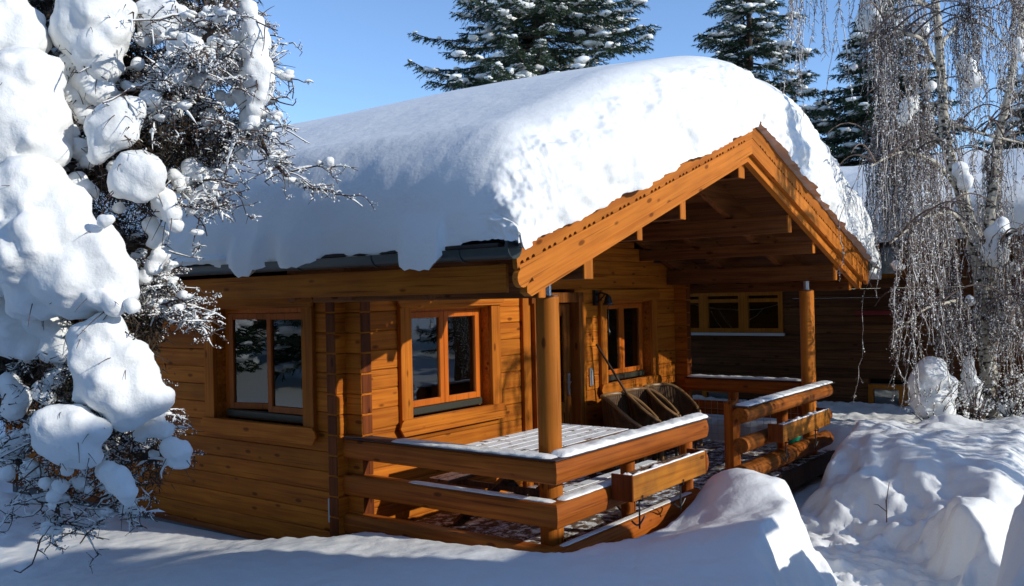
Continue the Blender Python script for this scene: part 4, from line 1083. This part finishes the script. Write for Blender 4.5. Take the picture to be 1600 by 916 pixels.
keep_ = ~((np.abs(px_ - tx_) < 26) & (-q_[:, 2] < bd + .3) & (py_ < 420) & (r6.random(len(SPa)) < .85))
SPa = SPa[keep_]
SPa = SPa[np.argsort(r2.random(len(SPa)))]
lim = np.array([gz(*p[:2]) for p in SPa[::50, 0]]).min()
zl_ = np.where((px_ if len(px_) == len(SPa) else px_[keep_]) < 1512, 1.15, .62)[:, None]   # shoots end above the bushes
z0_ = SPa[:, :1, 2]; zm_ = SPa[..., 2].min(1, keepdims=True); fz_ = np.where(zm_ < zl_, (z0_ - zl_) / (z0_ - zm_), 1.0); fz_ = np.clip(fz_, .05, 1) * np.where(zm_ < zl_, np.random.default_rng(3).uniform(.7, 1, fz_.shape), 1)
SPa[..., 2] = z0_ + (SPa[..., 2] - z0_) * fz_
V, Q = tubes_np(SPa - bb, np.broadcast_to(np.linspace(.0045, .0025, 20), SPa.shape[:2]), 3)
o = link('hanging_twigs', np_mesh('hanging_twigs', V, Q), M_BTWIG, be); o['kind'] = 'stuff'
def frost(P, per, r0, r1, b, seed, m=M_SNOW):
    r_ = np.random.default_rng(seed); n, K, _ = P.shape; pw = r_.gamma(1.2, 1, n) + .1; i = r_.choice(n, n * per, p=pw / pw.sum()); t = r_.uniform(.1, .999, n * per) * (K - 1); k = t.astype(int); f = (t - k)[:, None]
    C = P[i, k] * (1 - f) + P[i, k + 1] * f + r_.normal(0, .008, (len(i), 3)); r = r0 + (r1 - r0) * r_.random(len(i))**1.8
    return flecks(C - b, r)
V, T = frost(SPa, 15, .004, .014, bb, 5); o = link('twig_frost', np_mesh('twig_frost', V, None, T, False), M_SNOW, be); o['kind'] = 'stuff'
# continuous rime along the windward side of the twigs
rr_ = .0050 * (.05 + 1.1 * np.clip(noise(SPa * np.array([9, 9, 16.0])) + .12, 0, 1.2)) * (np.random.default_rng(5).uniform(.4, 1.2, (len(SPa), 1)))
V, Q = tubes_np(SPa - bb + np.array([.003, -.003, 0.0]), rr_, 3); o = link('twig_frost', np_mesh('twig_frost', V, Q), M_SNOW, be); o['kind'] = 'stuff'
# short side shoots, forking off the hanging twigs
r_ = np.random.default_rng(88); n_ = 22000; i_ = r_.integers(0, len(SPa), n_); k_ = r_.integers(2, 20, n_); A0 = SPa[i_, k_]; az_ = r_.uniform(0, 2 * np.pi, n_); L_ = r_.uniform(.03, .11, n_)
D_ = np.stack([np.cos(az_) * L_ * .6, np.sin(az_) * L_ * .6, -L_ * .75], 1); SS = np.stack([A0, A0 + D_ * .5 + [0, 0, .008], A0 + D_], 1)
V, Q = tubes_np(SS - bb, np.broadcast_to(np.array([.0032, .003, .002]), SS.shape[:2]), 3)
o = link('side_shoots', np_mesh('side_shoots', V, Q), M_BTWIG, be); o['kind'] = 'stuff'
V, T = frost(SS, 1, .004, .011, bb, 9); o = link('twig_frost', np_mesh('twig_frost', V, None, T, False), M_SNOW, be); o['kind'] = 'stuff'
# buds and short side shoots, dark
V, T = frost(SPa, 9, .005, .013, bb, 6); o = link('buds', np_mesh('buds', V, None, T, False), M_BTWIG, be); o['kind'] = 'stuff'
# snow clumps lodged in the birch
def ball(px, py, rp, d, sx=1, sz=1):
    p = at(px, py, d); r = rp / F * d; return (*p, r * sx, r * sx, r * sz)
def wc(o_, e_, b_): o_.parent = e_; o_.location = tuple(-np.array(b_))
for spec in ([(1358, 28, 20), (1362, 10, 16)], [(1420, 165, 14), (1412, 185, 12), (1428, 158, 9)], [(1440, 45, 12)], [(1512, 105, 12), (1520, 125, 14), (1505, 95, 9)], [(1560, 368, 18), (1556, 395, 20), (1565, 350, 12)],
             [(1335, 105, 6)], [(1590, 70, 10), (1596, 90, 8)], [(1455, 135, 8)], [(1500, 265, 12), (1508, 285, 12)], [(1400, 415, 8), (1410, 418, 6)], [(1515, 470, 9)], [(1585, 420, 10)]):
    wc(snow_clump('snow_clump', [ball(x, y, r, bd - .25, 1, 1.15) for x, y, r in spec], None, .03, .05), be, bb)

# snow laden shrubs on the bank
def shrub(px, py, d, blobs, label, seed):
    p = at(px, py, d); b = (p[0], p[1], gz(p[0], p[1]) - .05); e = empty('snowy_shrub', b); tag(e, label, 'shrub', 'snow covered shrubs on the bank')
    r_ = np.random.default_rng(seed); K = 7; n = 90; t = np.linspace(0, 1, K)
    az = r_.uniform(0, 2 * np.pi, n); R = r_.uniform(.1, .42, n); H = r_.uniform(.3, .85, n)
    P = np.stack([np.cos(az)[:, None] * R[:, None] * t**.7, np.sin(az)[:, None] * R[:, None] * t**.7, H[:, None] * (t - .25 * t**3)], -1); P += noise(P * 5 + seed)[..., None] * .05
    V, Q = tubes_np(P, np.broadcast_to(np.linspace(.008, .003, K), (n, K)), 4); o = link('twigs', np_mesh('twigs', V, Q), M_TWIG, e); o['kind'] = 'stuff'
    V, T = frost(P, 14, .006, .02, np.zeros(3), seed); o = link('twig_frost', np_mesh('twig_frost', V, None, T, False), M_SNOW, e); o['kind'] = 'stuff'
    wc(snow_clump('snow_clump', [ball(x, y, r, d, 1, 1.2) for x, y, r in blobs], None, .035, .06), e, b)
shrub(1458, 648, 11.0, [(1455, 588, 27), (1438, 602, 19), (1476, 604, 19), (1462, 620, 25), (1470, 640, 22), (1445, 630, 20)], 'rounded snow capped shrub on the bank below the birch', 3)
shrub(1512, 655, 11.2, [(1514, 565, 9), (1514, 585, 11), (1520, 605, 14), (1510, 622, 12), (1525, 630, 12)], 'thin snowy shrub right of the rounded snow capped one', 4)
shrub(1580, 665, 11.3, [(1570, 640, 10)], 'low twiggy shrub on the bank at the right edge of the photo', 9)
# weeds poking from the bank
wd = empty('dry_weed', tuple(at(1385, 800, 8.6))); tag(wd, 'dry forked twig sticking out of the snow bank', 'twig')
MBld().tube([(0, 0, -.1), (.01, 0, .1), (.05, -.02, .28)], [.006, .005, .003], 5).tube([(.01, 0, .0), (-.09, .05, .08), (-.13, .08, .09)], [.005, .004, .002], 5).tube([(.0, 0, .03), (-.02, .0, .12)], [.004, .002], 5).build('stem', M_TWIG, wd)

# ------------------------------------------------------------ big snow laden tree at the left, close to the camera
TD = 5.0
tr0 = at(-130, 458, 5.6); tb0 = np.array([tr0[0], tr0[1], gz(tr0[0], tr0[1]) - .1])
lt = empty('snow_laden_larch', tuple(tb0)); tag(lt, 'snow laden larch with drooping twiggy boughs at the left edge', 'tree')
def ltp(o): o.parent = lt; o.location = tuple(-tb0); return o
ltp(MBld().tube([tb0, tb0 + [0.02, .03, 2.2], tb0 + [-.03, 0, 4.6], tb0 + [0, 0, 7]], [.17, .14, .10, .04], 14).build('trunk', M_BARK, None, smooth=True))
BR = []   # (start px,py,d) -> mid -> tip
def bough(pts, r0=.03, r1=.006):
    P = np.array([at(*p) for p in pts]); tt = np.linspace(0, 1, 24); s = np.linspace(0, 1, len(P)); C = np.stack([np.interp(tt, s, P[:, k]) for k in range(3)], 1)
    for _ in range(4): C[1:-1] = (C[:-2] + 2 * C[1:-1] + C[2:]) / 4
    C += noise(C * 4)[:, None] * .02
    ltp(MBld().tube([tuple(c) for c in C], list(np.linspace(r0, r1, 24)), 7).build('bough', M_BARK, None, smooth=True)); BR.append(C); return C
TR = (-130,)
boughs = [
 [(-130, -60, 5.6), (120, -90, 5.2), (300, -60, 5.0), (385, 10, 4.9), (400, 100, 4.9), (395, 200, 4.9), (430, 262, 4.9), (470, 292, 4.9)],
 [(-130, 60, 5.6), (60, 60, 5.4), (180, 90, 5.3), (260, 130, 5.2), (330, 170, 5.1), (380, 230, 5.0)],
 [(380, -30, 4.7), (340, 30, 4.7), (300, 95, 4.7), (245, 165, 4.7)],
 [(-130, 150, 5.6), (60, 170, 5.3), (180, 195, 5.1), (270, 210, 5.0), (350, 200, 4.9), (392, 215, 4.9)],
 [(-130, 240, 5.6), (40, 250, 5.2), (160, 270, 5.0), (260, 280, 4.9), (310, 290, 4.9), (330, 320, 4.9)],
 [(-130, 330, 5.6), (60, 330, 5.3), (160, 350, 5.1), (230, 400, 5.0), (260, 455, 5.0), (290, 490, 5.0)],
 [(-130, 420, 5.6), (40, 440, 5.2), (140, 465, 5.0), (220, 480, 4.9), (270, 478, 4.9)],
 [(-130, 500, 5.6), (0, 520, 5.2), (100, 540, 5.0), (180, 590, 4.9), (240, 650, 4.9), (280, 720, 4.9)],
 [(-130, 600, 5.6), (-20, 620, 5.1), (60, 660, 4.9), (140, 710, 4.8), (190, 760, 4.8), (205, 800, 4.8)],
 [(-130, 640, 5.6), (-30, 680, 5.0), (40, 730, 4.8), (85, 770, 4.7), (95, 810, 4.7)],
 [(-130, -160, 5.6), (0, -140, 5.3), (120, -60, 5.1), (180, 60, 5.0), (190, 170, 5.0)],
 [(-130, -30, 5.6), (0, 10, 5.3), (60, 90, 5.2), (100, 180, 5.1)],
 [(-130, -200, 5.6), (100, -180, 5.3), (260, -110, 5.2), (320, -20, 5.2), (330, 90, 5.2)],
 [(-60, 560, 5.5), (20, 575, 5.4), (90, 600, 5.3), (150, 640, 5.3), (220, 700, 5.3)],
 [(-60, 80, 5.9), (80, 110, 5.8), (200, 120, 5.7), (300, 90, 5.6), (360, 60, 5.5)],
 [(-60, 200, 5.9), (80, 220, 5.8), (180, 240, 5.7), (280, 240, 5.6), (350, 235, 5.5)],
 [(-60, 20, 5.9), (80, 0, 5.8), (200, 10, 5.7), (300, 30, 5.6), (380, 10, 5.5)],
 [(-60, 320, 5.8), (60, 400, 5.7), (150, 430, 5.6), (240, 440, 5.4)],
]
for b_ in boughs: bough(b_)
# side shoots and twigs
r3 = np.random.default_rng(21)
def shoots(src, n, L, K=9, seed=0, droop=.35, rightbias=.5, mindist=0):
    r_ = np.random.default_rng(seed); s = src[r_.integers(0, len(src), n)]; d = norm(r_.normal(size=(n, 3)) * np.array([1, 1, .45]) + CAM_R[:, 0] * rightbias); l = r_.uniform(*L, n)[:, None, None]
    t = np.linspace(0, 1, K)[None, :, None]
    P = s[:, None] + d[:, None] * l * t + np.array([0, 0, -1]) * droop * l * t**1.8
    P += noise(P * 6 + seed)[..., None] * .5 * l * t * norm(r_.normal(size=(n, 1, 3))) + noise(P * 14 + seed + 5)[..., None] * .22 * l * t * norm(r_.normal(size=(n, 1, 3)))
    return P
src = np.concatenate([C[7:] for C in BR]); tips = np.concatenate([C[16:] for C in BR])
S1 = shoots(src, 560, (.10, .34), seed=1, droop=.3, rightbias=.35)
S2 = shoots(S1[:, 2:].reshape(-1, 3), 3600, (.04, .15), seed=2, droop=.2, rightbias=.25)
S3 = shoots(S2[:, 3:].reshape(-1, 3), 8000, (.02, .06), seed=3, droop=.1, rightbias=.15)
vv = []; qq = []; off = 0
for P, r0, r1 in ((S1, .0065, .003), (S2, .0038, .002), (S3, .0024, .0013)):
    V, Q = tubes_np(P, np.broadcast_to(np.linspace(r0, r1, P.shape[1]), P.shape[:2]), 4); vv.append(V); qq.append(Q + off); off += len(V)
o = ltp(link('twigs', np_mesh('twigs', np.concatenate(vv), np.concatenate(qq)), M_TWIG)); o['kind'] = 'stuff'
# snow lying on top of twigs
vv = []; qq = []; off = 0
for P, r, pr in ((S1, .0095, .65), (S2, .0058, .5), (S3, .0034, .4)):
    sel = P[np.random.default_rng(9).random(len(P)) < pr]; n, K, _ = sel.shape
    rr = r * (0.25 + 1.15 * np.clip(noise(sel * 17) + .35, 0, 1.4)) * np.sin(np.linspace(.25, np.pi - .15, K))**.6
    up = np.array([0, 0, 1.0]) * (rr[..., None] * .75)
    V, Q = tubes_np(sel + up, rr, 6); vv.append(V); qq.append(Q + off); off += len(V)
o = ltp(link('twig_snow', np_mesh('twig_snow', np.concatenate(vv), np.concatenate(qq)), M_SNOW)); o['kind'] = 'stuff'
V, T = frost(S3, 4, .002, .0065, np.zeros(3), 51); o = ltp(link('twig_frost', np_mesh('twig_frost', V, None, T, False), M_SNOW)); o['kind'] = 'stuff'
V, T = frost(S2, 5, .002, .008, np.zeros(3), 52); o = ltp(link('twig_frost', np_mesh('twig_frost', V, None, T, False), M_SNOW)); o['kind'] = 'stuff'
# darker inner foliage: short needle tufts around the inner shoots, in depth behind the snow
nsrc = np.concatenate([shoots(np.concatenate([C[3:] for C in BR[:2] + BR[3:8] + BR[10:]]), 1800, (.1, .55), seed=6, droop=.5, rightbias=.1).reshape(-1, 3)])
r_ = np.random.default_rng(31)
def inside(P):                                          # keep the tufts behind the front of the snow, away from the open tips
    q = (P - CAM_C) @ CAM_R; px = 800 + F * q[:, 0] / -q[:, 2]; py = 458 - F * q[:, 1] / -q[:, 2]
    return (px < 385) & (py < 790) & ~((py > 450) & (px > 235)) & ~((px > 345) & (py > 215)) & ~((py > 250) & (py < 470) & (px > 235)) & (r_.random(len(P)) < np.clip((370 - px) / 160, .1, 1))
nsrc = nsrc[inside(nsrc)]; nn = 11
C = np.repeat(nsrc, nn, 0) + r_.normal(0, .03, (len(nsrc) * nn, 3)); C += CAM_R[:, 2] * -.12
nd = norm(r_.normal(size=C.shape) + [0, 0, -.6]); wv = norm(np.cross(nd, r_.normal(size=C.shape))) * .0045; L = r_.uniform(.03, .08, (len(C), 1))
V = np.stack([C - wv, C + wv, C + nd * L], 1).reshape(-1, 3)
o = ltp(link('needle_tufts', np_mesh('needle_tufts', V, None, np.arange(len(V)).reshape(-1, 3), False), M_NEEDLE2)); o['kind'] = 'stuff'
r_ = np.random.default_rng(77); al = np.concatenate([C[5:] for C in BR] + [S1[:, 2:6].reshape(-1, 3)]); C = al[r_.integers(0, len(al), 2400)]; C = C + [0, 0, .012] + r_.normal(0, .008, C.shape)
rr = .006 + .028 * r_.random((len(C), 1))**2.4; V, T = lumps(C, rr * np.stack([r_.uniform(.8, 1.7, len(C)), r_.uniform(.8, 1.7, len(C)), r_.uniform(.6, .95, len(C))], 1), 2, .5, 1.7)
o = ltp(link('twig_snow', np_mesh('twig_snow', V, None, T), M_SNOW)); o['kind'] = 'stuff'
# heavy snow masses, each a part: lists of (px, py, radius px, depth)
CL = [
 [(15, 30, 42, 4.7), (30, 60, 40, 4.7), (-20, 60, 60, 4.7), (0, 10, 40, 4.8)],
 [(40, 125, 52, 4.6), (15, 170, 70, 4.6), (65, 150, 32, 4.6), (50, 215, 55, 4.6), (88, 240, 22, 4.6), (10, 230, 60, 4.6), (70, 185, 40, 4.6)],
 [(145, 10, 52, 4.8), (125, 45, 42, 4.8), (175, 45, 30, 4.8), (150, 80, 40, 4.8), (110, 60, 28, 4.8), (160, 105, 28, 4.8), (190, 18, 16, 4.8), (140, 100, 26, 4.8), (165, 75, 30, 4.8)],
 [(140, 122, 24, 4.8), (150, 145, 16, 4.8), (165, 140, 12, 4.8)],
 [(200, 172, 26, 4.6), (182, 185, 32, 4.6), (168, 205, 32, 4.6), (160, 228, 22, 4.6), (190, 205, 26, 4.6), (150, 245, 12, 4.6), (215, 165, 12, 4.6)],
 [(215, 262, 30, 4.6), (230, 275, 28, 4.6), (195, 285, 26, 4.6), (218, 295, 18, 4.6)],
 [(45, 300, 60, 4.5), (90, 320, 45, 4.5), (10, 330, 80, 4.6), (105, 365, 48, 4.5), (60, 380, 70, 4.5), (150, 395, 42, 4.5), (185, 425, 30, 4.5), (110, 430, 60, 4.5), (60, 450, 50, 4.6), (165, 450, 38, 4.5), (195, 455, 18, 4.5), (0, 400, 60, 4.7), (125, 470, 32, 4.55)],
 [(130, 525, 24, 4.5), (165, 520, 32, 4.5), (150, 560, 42, 4.5), (195, 560, 36, 4.5), (175, 600, 50, 4.5), (220, 595, 32, 4.5), (235, 625, 30, 4.5), (200, 640, 34, 4.5), (150, 600, 36, 4.5), (255, 620, 14, 4.5)],
 [(90, 665, 34, 4.4), (115, 665, 34, 4.4), (80, 690, 28, 4.4), (118, 695, 34, 4.4), (148, 672, 18, 4.4), (140, 712, 16, 4.4), (100, 705, 24, 4.4)],
 [(165, 735, 13, 4.5), (185, 750, 17, 4.5), (198, 768, 13, 4.5), (200, 782, 8, 4.5)],
 [(235, 665, 14, 4.7), (255, 672, 12, 4.7), (245, 645, 12, 4.7), (222, 675, 12, 4.7)],
 [(268, 700, 14, 4.7), (282, 705, 14, 4.7), (275, 720, 11, 4.7), (290, 725, 7, 4.7)],
 [(85, 775, 9, 4.5), (95, 760, 9, 4.5), (70, 755, 8, 4.5), (105, 735, 8, 4.5), (82, 790, 6, 4.5)],
 [(388, 15, 13, 4.8), (395, 40, 15, 4.8), (400, 62, 18, 4.8), (398, 85, 20, 4.8), (405, 105, 18, 4.8), (408, 128, 16, 4.8), (404, 148, 15, 4.8), (398, 170, 11, 4.8), (396, 192, 10, 4.8), (392, 120, 14, 4.8), (410, 140, 12, 4.8)],
 [(290, 65, 12, 4.65), (305, 70, 12, 4.65), (296, 85, 9, 4.65)], [(270, 120, 13, 4.65), (285, 112, 9, 4.65), (258, 130, 8, 4.65)],
 [(240, 155, 11, 4.65), (228, 150, 8, 4.65)], [(250, 30, 16, 5.0), (265, 42, 12, 5.0), (240, 55, 13, 5.0)], [(330, 20, 10, 4.9), (340, 35, 9, 4.9)],
 [(310, 125, 10, 4.9), (300, 130, 8, 4.9)], [(245, 178, 12, 4.9), (262, 180, 10, 4.9)], [(278, 178, 8, 4.8)], [(300, 262, 13, 4.9), (312, 270, 12, 4.9), (298, 280, 10, 4.9)],
 [(250, 320, 10, 4.8), (262, 330, 13, 4.8), (272, 348, 9, 4.8)], [(162, 345, 9, 4.4), (172, 342, 7, 4.4)], [(200, 300, 10, 4.7), (186, 325, 8, 4.7)],
 [(160, 465, 12, 4.4), (178, 478, 14, 4.4), (205, 478, 10, 4.4), (145, 465, 12, 4.4)], [(20, 520, 40, 4.9), (50, 540, 26, 4.9), (-10, 500, 40, 4.9)],
 [(85, 590, 14, 5.0), (100, 575, 12, 5.0)], [(60, 500, 30, 4.9), (90, 520, 24, 4.9), (75, 550, 20, 4.9), (100, 545, 18, 4.9)], [(28, 620, 17, 4.9), (20, 640, 14, 4.9), (15, 600, 14, 4.9)],
 [(225, 60, 10, 4.95), (215, 100, 9, 4.95)], [(345, 150, 8, 4.9), (360, 155, 8, 4.9)], [(120, 285, 14, 4.7), (135, 300, 14, 4.7)], [(180, 262, 10, 4.75)],
 [(45, 730, 9, 4.7), (60, 738, 7, 4.7)], [(10, 740, 10, 4.7)], [(350, 110, 10, 5.0), (365, 120, 8, 5.0)], [(372, 60, 8, 5.0)], [(352, 262, 6, 4.9)],
 [(370, 60, 12, 4.9), (383, 85, 18, 4.9), (380, 115, 19, 4.9), (384, 150, 16, 4.9), (392, 185, 14, 4.9), (385, 210, 13, 4.9), (378, 238, 9, 4.9)],
 [(280, 72, 15, 4.8), (298, 64, 15, 4.8), (314, 80, 11, 4.8), (290, 88, 9, 4.8)], [(262, 112, 15, 4.8), (280, 106, 12, 4.8), (302, 118, 14, 4.8), (318, 126, 11, 4.8), (335, 120, 8, 4.8)],
 [(232, 22, 19, 4.95), (258, 16, 18, 4.95), (282, 26, 14, 4.95), (252, 44, 17, 4.95), (228, 48, 12, 4.95)],
 [(240, 300, 12, 4.7), (256, 312, 15, 4.7), (268, 332, 13, 4.7), (275, 352, 9, 4.7)], [(112, 102, 20, 4.85), (106, 130, 16, 4.85), (120, 152, 18, 4.85), (134, 178, 15, 4.85), (146, 200, 12, 4.85)],
 [(108, 205, 12, 4.8), (122, 232, 14, 4.8), (136, 250, 10, 4.8)], [(250, 398, 11, 4.85), (240, 415, 12, 4.85), (226, 432, 11, 4.85)], [(236, 352, 11, 4.8), (248, 366, 11, 4.8), (240, 380, 8, 4.8)],
 [(305, 305, 9, 4.85), (318, 298, 8, 4.85)], [(285, 285, 9, 4.85), (272, 275, 9, 4.85)], [(345, 90, 9, 4.9), (352, 78, 8, 4.9)], [(330, 180, 9, 4.9), (344, 188, 9, 4.9), (322, 190, 7, 4.9)],
 [(10, 700, 16, 4.9), (28, 690, 13, 4.9), (20, 715, 11, 4.9)], [(125, 755, 9, 4.7), (138, 765, 7, 4.7)], [(75, 622, 10, 4.95), (62, 610, 11, 4.95)],
]
pk = []
for q in CL:
    for x, y, r, d in q:
        if r > 11:
            c = at(x, y, d)
            for _ in range(3):
                v = norm(r_.normal(size=3) - CAM_R[:, 2] * .2 + np.array([0, 0, -.35])); R0 = r / F * d; K = 6; t = np.linspace(0, 1, K)[:, None]
                pk.append(c + v * R0 * .8 + (v * r_.uniform(.06, .16) + np.array([0, 0, -.04]) * t + r_.normal(0, .015, 3) * t) * t)
pk = np.array(pk); V, Q = tubes_np(pk, np.broadcast_to(np.linspace(.003, .0012, 6), pk.shape[:2]), 4)
o = ltp(link('twigs', np_mesh('twigs', V, Q), M_TWIG)); o['kind'] = 'stuff'
def split_list(q):                                       # balls that do not overlap well become lumps of their own
    left = list(q); out = []
    while left:
        comp = [left.pop(0)]; grow = True
        while grow:
            grow = False
            for b_ in list(left):
                if any(math.hypot(b_[0] - a_[0], b_[1] - a_[1]) < .72 * (a_[2] + b_[2]) for a_ in comp): comp.append(b_); left.remove(b_); grow = True
        out.append(comp)
    return out
CL = [[(x, y, r * (1.28 if r < 20 else 1.0), d) for x, y, r, d in q] for q in CL]
CL = [c_ for q in CL for c_ in split_list(q)]
for q in CL:
    big = max(r for _, _, r, _ in q) > 24
    ltp(snow_clump('snow_clump', [(*at(x, y, d), r / F * d * 1.0, r / F * d * 1.0, r / F * d * 1.02) for x, y, r, d in q], None, .022 if big else .013, .045 if big else .02, fine=.014 if big else .006))

# a bare frosted birch just outside the right edge; its shade dapples the porch
ob = np.array([4.95, -5.3, gz(4.95, -5.3) - .1]); r5 = np.random.default_rng(41)
oP = [ob, ob + [.05, .05, 1.5], ob + [-.05, 0, 3.2], ob + [.05, .1, 5.2], ob + [0, 0, 7]]; olim = []
for k in range(12):
    z = 1.9 + .36 * k; a = r5.uniform(0, 6.28); l = r5.uniform(.9, 1.35); dx_, dy_ = math.cos(a) * l, math.sin(a) * l
    olim.append(([ob + [0, 0, z], ob + [dx_ * .5, dy_ * .5, z + .5], ob + [dx_, dy_, z + .55], ob + [dx_ * 1.15, dy_ * 1.15, z + .2]], [.05, .04, .03, .015]))
oe, ot, _ = birch(ob, (oP, [.11, .09, .07, .04, .02]), '', 6, olim, 0, 'bare frosted birch just outside the right edge of the view'); oe['group'] = 'weeping birches'; be['group'] = 'weeping birches'
OS = strands(np.concatenate(ot[1:])[::2], 620, (.3, 1.1), 15, ob, .4)
V, Q = tubes_np(OS - ob, np.broadcast_to(np.linspace(.007, .004, 20), OS.shape[:2]), 3); o = link('hanging_twigs', np_mesh('hanging_twigs', V, Q), M_BTWIG, oe); o['kind'] = 'stuff'
V, T = frost(OS, 14, .010, .028, ob, 16); o = link('twig_frost', np_mesh('twig_frost', V, None, T, False), M_SNOW, oe); o['kind'] = 'stuff'

# woods around the garden, outside the frame: they close the horizon and show in the window panes
gs = spruce((-10, 14, gz(-10, 14) - .2), 9.5, 2.6, 'snowy spruce at the garden edge, outside the left edge of the view', 8, zmin=.8, snow=.7, nwh=24, density=.9)
for i, (x, y, k) in enumerate([(-8.5, 11, 1.2), (-12, 12, 1.4), (-19, 6, 1.1), (-5, 19, 1.2), (-16, 15, 1.3), (-22, -1, 1.2), (-19, -9, 1.1), (-26, 5, 1.5), (-10, 24, 1.4), (16, -9, .9), (19, -13, 1.1), (14, -16, 1.0), (24, -9, 1.2), (26, -16, 1.2), (8, -22, .85), (1, -24, .9), (-6, -21, 1.0), (-14, -16, 1.2), (-20, -6, 1.4), (20, -20, 1.1), (-10, 22, 1.5), (-21, 12, 1.5)]):
    c = gs.copy(); COL.objects.link(c); c.location = (x, y, gz(x, y) - .2); c.scale = (k, k, k); c.rotation_euler[2] = i * 1.7
    c['label'] = 'snowy spruce of the woods around the garden, outside the view'; c['group'] = 'spruces of the woods outside the view'
    for ch in gs.children:
        d = ch.copy(); COL.objects.link(d); d.parent = c
